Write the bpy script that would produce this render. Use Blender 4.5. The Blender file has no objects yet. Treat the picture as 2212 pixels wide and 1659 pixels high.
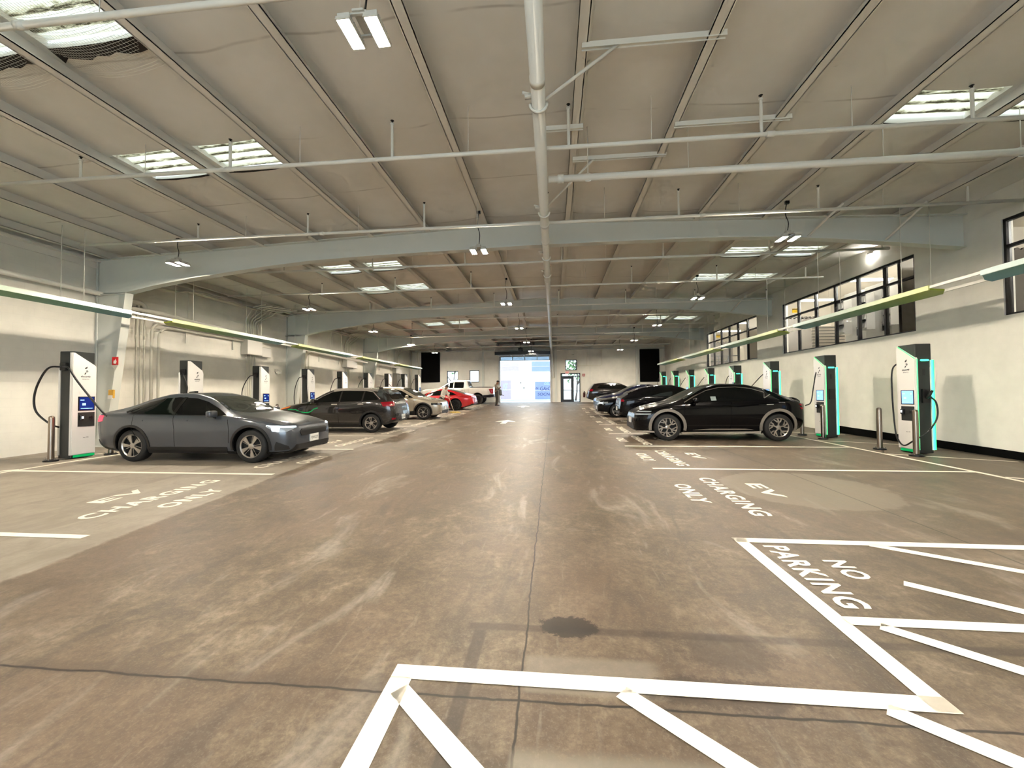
import bpy, bmesh, math, random
from mathutils import Vector, Matrix, Quaternion
from mathutils.bvhtree import BVHTree
random.seed(7)
PI = math.pi
sc = bpy.context.scene
COL = sc.collection
sc.view_settings.view_transform = 'Standard'
sc.view_settings.look = 'None'
sc.view_settings.gamma = 1.0
sc.view_settings.use_curve_mapping = False
sc.view_settings.exposure = 0.0

# ------------------------------------------------------------------ materials
MATS = {}
def rgb(r, g, b):
    f = lambda c: (c / 255) / 12.92 if c <= 10 else ((c / 255 + .055) / 1.055) ** 2.4
    return (f(r), f(g), f(b), 1)
def new_mat(name):
    m = bpy.data.materials.new(name); m.use_nodes = True
    nt = m.node_tree; b = nt.nodes['Principled BSDF']
    MATS[name] = m
    return m, nt, b
def mat(name, col, rough=.5, metal=0., coat=0., noise=0., nscale=6., bump=0., emit=None, estr=0., spec=.5, trans=0., ior=1.45, alpha=1.):
    m, nt, b = new_mat(name)
    c = col if len(col) == 4 else (*col, 1)
    b.inputs['Base Color'].default_value = c
    b.inputs['Roughness'].default_value = rough
    b.inputs['Metallic'].default_value = metal
    b.inputs['Coat Weight'].default_value = coat
    b.inputs['Coat Roughness'].default_value = .03
    b.inputs['Specular IOR Level'].default_value = spec
    b.inputs['IOR'].default_value = ior
    b.inputs['Transmission Weight'].default_value = trans
    b.inputs['Alpha'].default_value = alpha
    if emit:
        b.inputs['Emission Color'].default_value = emit if len(emit) == 4 else (*emit, 1)
        b.inputs['Emission Strength'].default_value = estr
    if noise or bump:
        tc = nt.nodes.new('ShaderNodeTexCoord'); n = nt.nodes.new('ShaderNodeTexNoise')
        n.inputs['Scale'].default_value = nscale; n.inputs['Detail'].default_value = 3; n.inputs['Roughness'].default_value = .6
        nt.links.new(tc.outputs['Object'], n.inputs['Vector'])
        if noise:
            mx = nt.nodes.new('ShaderNodeMix'); mx.data_type = 'RGBA'
            mx.inputs[6].default_value = tuple(x * (1 - noise) for x in c[:3]) + (1,)
            mx.inputs[7].default_value = tuple(min(1, x * (1 + noise)) for x in c[:3]) + (1,)
            nt.links.new(n.outputs['Fac'], mx.inputs[0]); nt.links.new(mx.outputs[2], b.inputs['Base Color'])
        if bump:
            bp = nt.nodes.new('ShaderNodeBump'); bp.inputs['Strength'].default_value = bump; bp.inputs['Distance'].default_value = .02
            nt.links.new(n.outputs['Fac'], bp.inputs['Height']); nt.links.new(bp.outputs['Normal'], b.inputs['Normal'])
    return m
class NT:
    """tiny node-graph helper"""
    def __init__(s, m): s.nt = m.node_tree; s.L = s.nt.links
    def n(s, t, **kw):
        x = s.nt.nodes.new(t)
        for k, v in kw.items(): setattr(x, k, v)
        return x
    def link(s, a, b): s.L.new(a, b)
    def val(s, sock, v):
        if hasattr(v, 'links') or hasattr(v, 'is_output'): s.L.new(v, sock)
        else: sock.default_value = v
    def math(s, op, a, b=0., c=0., clamp=False):
        x = s.n('ShaderNodeMath', operation=op, use_clamp=clamp)
        for i, v in enumerate((a, b, c)): s.val(x.inputs[i], v)
        return x.outputs[0]
    def mix(s, f, a, b, blend='MIX'):
        x = s.n('ShaderNodeMix', data_type='RGBA', blend_type=blend)
        s.val(x.inputs[0], f); s.val(x.inputs[6], a); s.val(x.inputs[7], b)
        return x.outputs[2]
    def noise(s, vec, scale, detail=6, rough=.6, dist=0.):
        x = s.n('ShaderNodeTexNoise'); s.link(vec, x.inputs['Vector'])
        x.inputs['Scale'].default_value = scale; x.inputs['Detail'].default_value = detail
        x.inputs['Roughness'].default_value = rough; x.inputs['Distortion'].default_value = dist
        return x.outputs['Fac']
    def ramp(s, f, stops):
        x = s.n('ShaderNodeValToRGB'); s.val(x.inputs[0], f)
        e = x.color_ramp.elements
        while len(e) < len(stops): e.new(.5)
        for el, (p, c) in zip(e, stops):
            el.position = p; el.color = c if len(c) == 4 else (*c, 1)
        return x.outputs[0]
    def step(s, v, lo, hi):
        x = s.n('ShaderNodeMapRange', interpolation_type='SMOOTHSTEP'); s.val(x.inputs[0], v)
        x.inputs[1].default_value = lo; x.inputs[2].default_value = hi
        return x.outputs[0]
    def scalevec(s, v, sc3):
        x = s.n('ShaderNodeMapping'); s.link(v, x.inputs[0]); x.inputs['Scale'].default_value = sc3
        return x.outputs[0]

# ------------------------------------------------------------------ objects
def tag(o, label=None, cat=None, group=None, kind=None):
    if label: o['label'] = label
    if cat: o['category'] = cat
    if group: o['group'] = group
    if kind: o['kind'] = kind
    return o
def empty(name, loc=(0, 0, 0), rz=0., label=None, cat=None, group=None):
    o = bpy.data.objects.new(name, None); COL.objects.link(o)
    o.empty_display_size = .2
    o.location = loc; o.rotation_euler = (0, 0, rz)
    return tag(o, label, cat, group)
def link_mesh(name, me, mats, parent=None):
    if not isinstance(mats, (list, tuple)): mats = [mats]
    for m in mats: me.materials.append(m)
    o = bpy.data.objects.new(name, me); COL.objects.link(o)
    if parent: o.parent = parent
    return o
def sharpen(bm, ang=35):
    a = math.radians(ang)
    for f in bm.faces: f.smooth = True
    for e in bm.edges:
        e.smooth = not (len(e.link_faces) == 2 and e.calc_face_angle(0) > a) and len(e.link_faces) == 2
def obj(name, bm, mats, parent=None, smooth=35):
    if smooth: sharpen(bm, smooth)
    me = bpy.data.meshes.new(name); bm.to_mesh(me); bm.free()
    return link_mesh(name, me, mats, parent)
def struct(o): o['kind'] = 'structure'; return o
def copy_tree(o, parent=None):
    c = o.copy(); COL.objects.link(c)
    if parent: c.parent = parent
    for ch in [x for x in o.children]: copy_tree(ch, c)
    return c
def BM(): return bmesh.new()
def bx(bm, x0, x1, y0, y1, z0, z1, mi=0, M=None):
    vs = [bm.verts.new((x, y, z)) for z in (z0, z1) for y in (y0, y1) for x in (x0, x1)]
    if M:
        for v in vs: v.co = M @ v.co
    for q in ((0, 2, 3, 1), (4, 5, 7, 6), (0, 1, 5, 4), (2, 6, 7, 3), (0, 4, 6, 2), (1, 3, 7, 5)):
        f = bm.faces.new([vs[i] for i in q]); f.material_index = mi
    return vs
def bevel_all(bm, w, seg=2):
    bmesh.ops.bevel(bm, geom=list(bm.edges), offset=w, segments=seg, affect='EDGES', profile=.5, clamp_overlap=True)
def prism(bm, pts, ext, mi=0):
    """polygon of 3D points extruded by vector ext, closed solid"""
    e = Vector(ext)
    a = [bm.verts.new(p) for p in pts]; b = [bm.verts.new(Vector(p) + e) for p in pts]
    n = len(pts)
    fs = [bm.faces.new(a[::-1]), bm.faces.new(b)]
    for i in range(n): fs.append(bm.faces.new((a[i], a[(i + 1) % n], b[(i + 1) % n], b[i])))
    for f in fs: f.material_index = mi
    bmesh.ops.recalc_face_normals(bm, faces=fs)
    return fs
def tube(bm, pts, r, seg=8, mi=0, caps=True):
    pts = [Vector(p) for p in pts]; n = len(pts)
    rr = r if isinstance(r, (list, tuple)) else [r] * n
    prev = None; rings = []
    for i, p in enumerate(pts):
        t = (pts[min(i + 1, n - 1)] - pts[max(i - 1, 0)])
        t = t.normalized() if t.length > 1e-9 else Vector((0, 0, 1))
        if prev is None:
            u = t.cross(Vector((0, 0, 1)))
            if u.length < 1e-3: u = t.cross(Vector((1, 0, 0)))
            u.normalize()
        else:
            u = prev - t * prev.dot(t); u.normalize()
        prev = u; w = t.cross(u)
        rings.append([bm.verts.new(p + (u * math.cos(2 * PI * k / seg) + w * math.sin(2 * PI * k / seg)) * rr[i]) for k in range(seg)])
    for a, b in zip(rings, rings[1:]):
        for k in range(seg):
            f = bm.faces.new((a[k], a[(k + 1) % seg], b[(k + 1) % seg], b[k])); f.material_index = mi
    if caps:
        bm.faces.new(rings[0][::-1]).material_index = mi; bm.faces.new(rings[-1]).material_index = mi
def spline(pts, n=8):
    """Catmull-Rom through points"""
    P = [Vector(p) for p in pts]; out = []
    for i in range(len(P) - 1):
        p0 = P[i - 1] if i else P[0] * 2 - P[1]; p1 = P[i]; p2 = P[i + 1]
        p3 = P[i + 2] if i + 2 < len(P) else P[-1] * 2 - P[-2]
        for k in range(n):
            t = k / n
            out.append(.5 * ((2 * p1) + (p2 - p0) * t + (2 * p0 - 5 * p1 + 4 * p2 - p3) * t * t + (3 * p1 - p0 - 3 * p2 + p3) * t ** 3))
    out.append(P[-1]); return out
def bend(pts, r, n=5):
    """polyline with rounded corners"""
    P = [Vector(p) for p in pts]; out = [P[0]]
    for i in range(1, len(P) - 1):
        a, b, c = P[i - 1], P[i], P[i + 1]
        d1 = (a - b); d2 = (c - b); rr = min(r, d1.length * .45, d2.length * .45)
        p, q = b + d1.normalized() * rr, b + d2.normalized() * rr
        for k in range(n + 1):
            t = k / n; out.append(p * (1 - t) ** 2 + b * 2 * t * (1 - t) + q * t * t)
    out.append(P[-1]); return out
def lathe(bm, prof, axis='Z', seg=24, mi=0, M=None, cap=True):
    """prof: list of (r, h)"""
    rings = []
    for r, h in prof:
        ring = []
        for k in range(seg):
            a = 2 * PI * k / seg; c, s = r * math.cos(a), r * math.sin(a)
            p = Vector((c, s, h)) if axis == 'Z' else Vector((c, h, s)) if axis == 'Y' else Vector((h, c, s))
            if M: p = M @ p
            ring.append(bm.verts.new(p))
        rings.append(ring)
    fs = []
    for a, b in zip(rings, rings[1:]):
        for k in range(seg):
            fs.append(bm.faces.new((a[k], a[(k + 1) % seg], b[(k + 1) % seg], b[k])))
    if cap and prof[0][0] > 1e-6: fs.append(bm.faces.new(rings[0][::-1]))
    if cap and prof[-1][0] > 1e-6: fs.append(bm.faces.new(rings[-1]))
    for f in fs: f.material_index = mi
    bmesh.ops.remove_doubles(bm, verts=[v for r in rings for v in r], dist=1e-5)
    bmesh.ops.recalc_face_normals(bm, faces=[f for f in fs if f.is_valid])
def text_mesh(s, size=1., bold=0., spacing=1., ext=.0):
    cu = bpy.data.curves.new('t', 'FONT'); cu.body = s; cu.size = size; cu.space_character = spacing
    cu.offset = bold; cu.extrude = ext; cu.resolution_u = 3
    o = bpy.data.objects.new('t', cu); COL.objects.link(o)
    dg = bpy.context.evaluated_depsgraph_get(); dg.update()
    me = bpy.data.meshes.new_from_object(o.evaluated_get(dg))
    bpy.data.objects.remove(o); bpy.data.curves.remove(cu)
    bm = BM(); bm.from_mesh(me); bpy.data.meshes.remove(me)
    return bm
def fit_text(s, w, h, bold=.0, spacing=1., ext=0.):
    """text scaled to a w x h box with the lower left corner at the origin, in the XY plane"""
    bm = text_mesh(s, 1., bold, spacing, ext)
    xs = [v.co.x for v in bm.verts]; ys = [v.co.y for v in bm.verts]
    x0, x1, y0, y1 = min(xs), max(xs), min(ys), max(ys)
    for v in bm.verts:
        v.co.x = (v.co.x - x0) / (x1 - x0) * w; v.co.y = (v.co.y - y0) / (y1 - y0) * h
    return bm
def put(bm, M):
    for v in bm.verts: v.co = M @ v.co
    return bm
def frame_mat(o, ux, uy):
    """matrix taking local x,y,z to ux, uy, ux x uy at origin o"""
    ux, uy = Vector(ux), Vector(uy); uz = ux.cross(uy)
    return Matrix(((ux.x, uy.x, uz.x, o[0]), (ux.y, uy.y, uz.y, o[1]), (ux.z, uy.z, uz.z, o[2]), (0, 0, 0, 1)))
def lerp_tab(tab, x):
    if x <= tab[0][0]: return tab[0][1]
    for (a, va), (b, vb) in zip(tab, tab[1:]):
        if x <= b: return va + (vb - va) * (x - a) / (b - a)
    return tab[-1][1]
# floor profile along the hall (the floor climbs gently away from the camera)
FLOOR = [(-12, -.36), (0, 0), (7.5, .225), (11, .27), (14, .30), (17, .37), (20, .42), (23, .50), (26, .60), (29, .71), (32, .81), (36, .93), (60, .97)]
def fz(y): return lerp_tab(FLOOR, y)
def slope(y): return (fz(y + .9) - fz(y - .9)) / 1.8
ORD = ['nearest', 'second', 'third', 'fourth', 'fifth', 'sixth', 'seventh', 'eighth', 'ninth']
XL, XR, YF, YB = -12.65, 9.25, 35.4, -5.0          # left wall, right wall, far wall, rear wall
RIDGE = -.6
def zpur(x): return 5.88 - (.04 if x < RIDGE else .03) * abs(x - RIDGE)     # underside of purlins
def zceil(x): return zpur(x) + .22
# ------------------------------------------------------------------ surface materials
def concrete():
    m, nt, b = new_mat('floor_concrete'); g = NT(m)
    tc = g.n('ShaderNodeTexCoord'); P = tc.outputs['Object']
    sep = g.n('ShaderNodeSeparateXYZ'); g.link(P, sep.inputs[0]); X, Y = sep.outputs[0], sep.outputs[1]
    n1 = g.noise(P, .45, 2, .6); n2a = g.noise(P, 2.6, 6, .72, .5); n3 = g.noise(P, 17, 5, .8); n2 = g.math('ADD', g.math('MULTIPLY', n2a, .72), g.math('MULTIPLY', n3, .28))
    n4 = g.noise(g.scalevec(P, (1.6, .5, 1)), 1.1, 4, .65, .8)
    scr = g.noise(g.scalevec(P, (9, 1.6, 1)), 1.0, 3, .6, 1.5)
    base = g.ramp(n2, [(.30, rgb(62, 51, 39)), (.46, rgb(93, 79, 61)), (.56, rgb(117, 102, 83)), (.70, rgb(158, 145, 125))])
    base = g.mix(g.math('MULTIPLY', g.step(n1, .42, .62), .55), base, rgb(116, 96, 79))
    base = g.mix(g.math('MULTIPLY', g.step(n4, .55, .72), .5), base, rgb(178, 170, 158))
    base = g.mix(g.math('MULTIPLY', g.step(n4, .47, .30), .55), base, rgb(61, 54, 47))
    base = g.mix(g.math('MULTIPLY', g.step(g.noise(P, 60, 3, .75), .50, .66), .22), base, rgb(157, 144, 127))
    base = g.mix(g.math('MULTIPLY', g.step(scr, .60, .74), .13), base, rgb(194, 185, 173))
    base = g.mix(g.math('MULTIPLY', g.step(n3, .60, .30), .35), base, rgb(67, 57, 49))
    # newer, paler slab under the left hand bays
    edge = g.math('MAXIMUM', g.math('MULTIPLY_ADD', Y, -.085, -4.3), g.math('MULTIPLY_ADD', Y, -.012, -4.98))
    edge = g.math('ADD', edge, g.math('MULTIPLY', g.math('SUBTRACT', n2, .5), .2))
    lm = g.step(g.math('SUBTRACT', edge, X), -.02, .06)
    pale = g.ramp(n2, [(.3, rgb(130, 120, 106)), (.5, rgb(158, 148, 134)), (.75, rgb(184, 175, 162))])
    pale = g.mix(g.math('MULTIPLY', g.step(n4, .5, .35), .35), pale, rgb(115, 104, 91))
    base = g.mix(lm, base, pale)
    fine = g.step(X, 1.9, 4.5)
    base = g.mix(g.math('MULTIPLY', fine, .4), base, g.ramp(n2, [(.35, rgb(91, 82, 71)), (.7, rgb(128, 117, 103))]))
    # grey patch slab, front right of the crossing joints
    pm = g.math('MULTIPLY', g.step(X, -.22, -.18), g.step(g.math('MULTIPLY_ADD', n2, .25, Y), 2.02, 1.90))
    base = g.mix(g.math('MULTIPLY', pm, .8), base, g.ramp(n2, [(.3, rgb(117, 110, 99)), (.7, rgb(154, 148, 135))]))
    pm2 = g.math('MULTIPLY', g.math('MULTIPLY', g.step(X, -.2, -.15), g.step(X, .62, .5)), g.math('MULTIPLY', g.step(Y, 2.18, 2.22), g.step(Y, 2.52, 2.46)))
    base = g.mix(g.math('MULTIPLY', pm2, .55), base, rgb(144, 135, 122))
    # pale worn oval on the right
    dx = g.math('DIVIDE', g.math('SUBTRACT', X, 3.7), 1.1); dy = g.math('DIVIDE', g.math('SUBTRACT', Y, 6.6), 1.1)
    rr = g.math('ADD', g.math('ADD', g.math('MULTIPLY', dx, dx), g.math('MULTIPLY', dy, dy)), g.math('MULTIPLY', g.math('SUBTRACT', n2, .5), 1.2))
    base = g.mix(g.math('MULTIPLY', g.step(rr, 1.05, .9), .45), base, rgb(154, 145, 130))
    # oil stain and dark blotch
    def blot(cx, cy, rx, ry, wob, lo, hi):
        ax = g.math('DIVIDE', g.math('SUBTRACT', X, cx), rx); ay = g.math('DIVIDE', g.math('SUBTRACT', Y, cy), ry)
        r = g.math('ADD', g.math('ADD', g.math('MULTIPLY', ax, ax), g.math('MULTIPLY', ay, ay)), g.math('MULTIPLY', g.math('SUBTRACT', n2, .5), wob))
        r = g.math('ADD', r, g.math('MULTIPLY', g.math('SUBTRACT', n3, .5), wob * .5))
        return g.step(r, hi, lo)
    base = g.mix(g.math('MULTIPLY', blot(.09, 2.80, .20, .13, 2.4, .75, 1.0), .88), base, rgb(34, 26, 18))
    base = g.mix(g.math('MULTIPLY', blot(1.02, 2.62, .28, .2, 2.2, .5, 1.2), .5), base, rgb(48, 40, 34))
    base = g.mix(g.math('MULTIPLY', blot(.9, 2.28, .5, .12, 3.0, .5, 1.2), .6), base, rgb(46, 38, 32))
    # painted-out lines, joints and cracks
    def band(v, c, w, s=.01): return g.math('MULTIPLY', g.step(v, c - w - s, c - w), g.step(v, c + w + s, c + w))
    ol = g.math('MULTIPLY', band(Y, 2.76, .022, .03), g.math('MULTIPLY', g.step(X, -.62, -.55), g.step(n3, .3, .55)))
    ol2 = g.math('MULTIPLY', band(X, -.49, .03, .02), g.math('MULTIPLY', g.step(Y, 2.78, 2.7), g.step(n3, .25, .5)))
    base = g.mix(g.math('MULTIPLY', g.math('MAXIMUM', ol, ol2), .6), base, rgb(40, 33, 30))
    wob = g.math('MULTIPLY', g.math('SUBTRACT', g.noise(P, 3.0, 3, .7), .5), .05)
    j1 = band(g.math('ADD', X, wob), -.19, .003, .006)
    j2 = band(g.math('ADD', Y, wob), 2.14, .004, .008)
    j3 = g.math('MULTIPLY', band(X, 4.05, .006, .008), g.step(Y, 3.4, 4.0))
    j4 = g.math('MULTIPLY', band(Y, 19.0, .01, .01), g.step(X, -5.0, -4.9))
    j = g.math('MAXIMUM', g.math('MAXIMUM', j1, j2), g.math('MAXIMUM', g.math('MULTIPLY', j3, .7), g.math('MULTIPLY', j4, .5)))
    base = g.mix(g.math('MULTIPLY', j, .9), base, rgb(22, 17, 13))
    halo = g.math('MULTIPLY', band(g.math('ADD', Y, wob), 2.17, .02, .05), g.math('MULTIPLY', g.step(X, -.2, -.4), n3))
    base = g.mix(g.math('MULTIPLY', halo, .5), base, rgb(52, 42, 34))
    base = g.mix(1., base, (.76, .76, .76, 1), 'MULTIPLY')
    base = g.mix(g.math('MULTIPLY', pm, .55), base, g.ramp(n2, [(.3, rgb(104, 96, 82)), (.7, rgb(146, 138, 122))]))
    g.link(base, b.inputs['Base Color'])
    g.link(g.math('MULTIPLY_ADD', n2, .34, .33), b.inputs['Roughness']); b.inputs['Specular IOR Level'].default_value = .5
    return m
M_floor = concrete()
def block_wall(name, col, line=.12):
    """white painted concrete block, faint joints"""
    m, nt, b = new_mat(name); g = NT(m)
    tc = g.n('ShaderNodeTexCoord'); P = tc.outputs['Object']
    sep = g.n('ShaderNodeSeparateXYZ'); g.link(P, sep.inputs[0])
    cmb = g.n('ShaderNodeCombineXYZ'); g.link(g.math('ADD', sep.outputs[0], sep.outputs[1]), cmb.inputs[0]); g.link(sep.outputs[2], cmb.inputs[1])
    br = g.n('ShaderNodeTexBrick'); g.link(cmb.outputs[0], br.inputs['Vector'])
    br.inputs['Scale'].default_value = 1.; br.inputs['Mortar Size'].default_value = .006
    br.inputs['Brick Width'].default_value = .4; br.inputs['Row Height'].default_value = .2
    n1 = g.noise(P, 1.3, 3, .6); n2 = g.noise(P, 30, 2, .6)
    c2 = tuple(x * .88 for x in col[:3]) + (1,)
    c = g.mix(g.step(n1, .25, .8), col, c2)
    dark = tuple(x * .72 for x in col[:3]) + (1,)
    c = g.mix(g.math('MULTIPLY', br.outputs['Fac'], line), c, dark)
    c = g.mix(g.math('MULTIPLY', g.step(n2, .55, .75), .05), c, dark)
    g.link(c, b.inputs['Base Color']); b.inputs['Roughness'].default_value = .6
    bp = g.n('ShaderNodeBump'); bp.inputs['Strength'].default_value = .25; bp.inputs['Distance'].default_value = .01
    g.link(g.math('SUBTRACT', 1., br.outputs['Fac']), bp.inputs['Height']); g.link(bp.outputs[0], b.inputs['Normal'])
    return m
M_wall = block_wall('wall_white_block', rgb(240, 237, 226))
M_wallr = block_wall('wall_white_smooth', rgb(240, 238, 228), .02)
def ceiling_mat():
    m, nt, b = new_mat('ceiling_vinyl'); g = NT(m)
    tc = g.n('ShaderNodeTexCoord'); P = tc.outputs['Object']
    sep = g.n('ShaderNodeSeparateXYZ'); g.link(P, sep.inputs[0])
    n1 = g.noise(P, .9, 3, .6); n2 = g.noise(P, .8, 1, .5)
    wob = g.math('MULTIPLY', g.math('SUBTRACT', n2, .5), .2)
    fr = g.math('FRACT', g.math('DIVIDE', g.math('ADD', sep.outputs[1], wob), 1.83))
    seam = g.step(g.math('ABSOLUTE', g.math('SUBTRACT', fr, .5)), .016, .001)
    c = g.mix(g.step(n1, .3, .75), rgb(228, 225, 216), rgb(238, 235, 228))
    c = g.mix(g.math('MULTIPLY', seam, g.math('MULTIPLY', g.step(n1, .40, .55), .5)), c, rgb(150, 140, 126))
    g.link(c, b.inputs['Base Color']); b.inputs['Roughness'].default_value = .45
    bp = g.n('ShaderNodeBump'); bp.inputs['Strength'].default_value = .35; bp.inputs['Distance'].default_value = .05
    g.link(n1, bp.inputs['Height']); g.link(bp.outputs[0], b.inputs['Normal'])
    return m
M_ceil = ceiling_mat()
def skylight_mat():
    m, nt, b = new_mat('skylight_fibreglass'); g = NT(m)
    tc = g.n('ShaderNodeTexCoord'); P = tc.outputs['Object']
    sep = g.n('ShaderNodeSeparateXYZ'); g.link(P, sep.inputs[0])
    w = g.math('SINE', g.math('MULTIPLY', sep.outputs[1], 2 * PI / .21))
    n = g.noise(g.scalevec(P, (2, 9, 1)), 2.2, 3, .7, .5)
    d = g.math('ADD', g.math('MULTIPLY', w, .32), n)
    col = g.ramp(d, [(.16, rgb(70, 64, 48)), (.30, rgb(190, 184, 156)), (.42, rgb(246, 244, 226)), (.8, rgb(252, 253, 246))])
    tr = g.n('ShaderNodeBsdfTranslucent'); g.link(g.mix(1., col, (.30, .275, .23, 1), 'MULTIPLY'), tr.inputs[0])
    g.link(col, b.inputs['Base Color']); b.inputs['Roughness'].default_value = .4
    mx = g.n('ShaderNodeMixShader'); mx.inputs[0].default_value = .8
    g.link(b.outputs[0], mx.inputs[1]); g.link(tr.outputs[0], mx.inputs[2])
    g.link(mx.outputs[0], nt.nodes['Material Output'].inputs[0])
    return m
M_sky = skylight_mat()
def paint_worn(name, col, wear=.25):
    m, nt, b = new_mat(name); g = NT(m)
    tc = g.n('ShaderNodeTexCoord'); P = tc.outputs['Object']
    n = g.noise(P, 9, 4, .75); n1 = g.noise(P, 1.4, 2, .6)
    k = g.math('MULTIPLY', g.step(g.math('ADD', n, g.math('MULTIPLY', n1, .25)), .68, .85), wear)
    c = g.mix(k, col, rgb(120, 104, 84)); g.link(c, b.inputs['Base Color']); b.inputs['Roughness'].default_value = .55
    return m
M_line = paint_worn('line_paint_white', rgb(240, 232, 216), .18)
M_steel = mat('painted_steel_white', rgb(222, 221, 210), .45, noise=.03, nscale=2)
M_frame = mat('frame_paint_white', rgb(216, 219, 212), .5, noise=.04, nscale=1.5, bump=.05)
M_pur = mat('purlin_paint', rgb(232, 228, 218), .5, noise=.05, nscale=1.5)
M_pipe = mat('pipe_paint', rgb(232, 230, 220), .35, noise=.03, nscale=3)
M_cond = mat('conduit_paint', rgb(226, 223, 208), .45)
M_black = mat('black_satin', (.006, .006, .007), .35)
M_blackm = mat('black_matte', (.004, .004, .004), .9, spec=.05)
M_dark = mat('charger_charcoal', rgb(40, 43, 42), .42)
M_rubber = mat('cable_rubber', (.008, .008, .009), .45)
M_tyre = mat('tyre_rubber', (.009, .009, .009), .7)
M_cwhite = mat('charger_white', rgb(226, 224, 220), .22, coat=.4)
M_grey = mat('box_grey', rgb(196, 194, 184), .5)
M_stain = mat('brushed_stainless', rgb(150, 138, 126), .3, metal=1., noise=.06, nscale=20)
M_chrome = mat('chrome', (.75, .75, .76), .08, metal=1.)
M_alloy = mat('alloy_silver', rgb(178, 172, 165), .28, metal=.85)
M_alloyd = mat('alloy_dark', rgb(38, 38, 40), .3, metal=.7)
M_lampw = mat('lamp_panel', (1, 1, 1), .4, emit=(1, .88, .71), estr=760.)
M_tubew = mat('tube_light', (1, 1, 1), .4, emit=(1, .95, .86), estr=330.)
M_ledg = mat('led_green', (.02, .3, .08), .4, emit=(.03, .85, .18), estr=1.7)
M_ledc = mat('led_cyan', (.02, .3, .3), .4, emit=(.05, .78, .48), estr=2.2)
M_ledb = mat('base_led_green', (0, .2, .06), .4, emit=(.0, .32, .08), estr=.5)
M_glass = mat('clear_glass', (.95, .97, .97), .02, trans=1., ior=1.06, spec=.5)
M_red = mat('sign_red', rgb(196, 30, 34), .4)
M_white = mat('plain_white', rgb(238, 236, 230), .5)
M_yellow = mat('sign_yellow', rgb(236, 196, 20), .5)
M_ink = mat('dark_ink', (.02, .022, .025), .5)
M_wood = mat('old_board', rgb(120, 96, 70), .7, noise=.2, nscale=8)
M_skin = mat('skin', rgb(150, 108, 84), .5)
M_hair = mat('hair_black', (.006, .005, .005), .6)
# ------------------------------------------------------------------ shell
def wall_holes(bm, to3, u0, u1, v0, v1, holes, th):
    us = sorted({u0, u1, *[h[0] for h in holes], *[h[1] for h in holes]}); vs = sorted({v0, v1, *[h[2] for h in holes], *[h[3] for h in holes]})
    for a, b in zip(us, us[1:]):
        for c, d in zip(vs, vs[1:]):
            mu, mv = (a + b) / 2, (c + d) / 2
            if any(h[0] < mu < h[1] and h[2] < mv < h[3] for h in holes): continue
            p = [to3(a, c), to3(b, c), to3(b, d), to3(a, d)]
            prism(bm, p, th)
ROOF = 7.2
floor_bm = BM()
ys = [YB + i * .35 for i in range(int((YF - YB) / .35) + 1)] + [YF]
rows = [[floor_bm.verts.new((x, y, fz(y))) for x in (XL - .3, -5, 0, 5, XR + .3)] for y in ys]
for a, b in zip(rows, rows[1:]):
    for k in range(4): floor_bm.faces.new((a[k], a[k + 1], b[k + 1], b[k]))
g = bmesh.ops.extrude_face_region(floor_bm, geom=floor_bm.faces[:])
for v in g['geom']:
    if isinstance(v, bmesh.types.BMVert): v.co.z -= .25
bmesh.ops.recalc_face_normals(floor_bm, faces=floor_bm.faces[:])
floor = struct(obj('floor', floor_bm, M_floor, smooth=10))

WINS = [(1.9, 9.42), (11.5, 17.65), (19.75, 25.95)]
WZ0, WZT, WZ1 = 3.18, 4.6, 5.17
bm = BM(); wall_holes(bm, lambda u, v: (XL, u, v), YB, YF, -.6, ROOF, [], (-.25, 0, 0))
wall_left = struct(obj('wall_left', bm, M_wall, smooth=0))
bm = BM(); wall_holes(bm, lambda u, v: (XR, u, v), YB, YF, -.6, ROOF, [(a, b, WZ0, WZ1) for a, b in WINS], (.22, 0, 0))
wall_right = struct(obj('wall_right', bm, M_wallr, smooth=0))
FARH = [(-4.56, -.28, .5, 4.86), (-9.28, -8.28, 2.45, 3.68), (-7.28, -6.42, 2.68, 3.72), (1.03, 2.0, 3.62, 4.53), (.62, 2.28, .5, 3.39)]
bm = BM(); wall_holes(bm, lambda u, v: (u, YF, v), XL - .25, XR + .25, -.6, ROOF, FARH, (0, .25, 0))
wall_far = struct(obj('wall_far', bm, M_wallr, smooth=0))
# the hall is entered behind the camera through a wide open vehicle doorway
bm = BM(); wall_holes(bm, lambda u, v: (u, YB, v), XL - .25, XR + .25, -.8, ROOF, [(-5.0, 3.0, fz(YB) - .05, 4.7)], (0, -.25, 0))
wall_rear = struct(obj('wall_rear', bm, M_wallr, smooth=0))
bm = BM()
for a, b in zip(ys, ys[1:]):
    p = [(XR - .03, a, fz(a) - .05), (XR - .03, b, fz(b) - .05), (XR - .03, b, fz(b) + .16 + .012 * (b - 9)), (XR - .03, a, fz(a) + .16 + .012 * (a - 9) if a > 9 else fz(a) + .16)]
    if b < 16: prism(bm, p, (.028, 0, 0))
bmesh.ops.remove_doubles(bm, verts=bm.verts[:], dist=1e-4)
struct(obj('baseboard_right', bm, M_blackm, smooth=0))

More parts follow.
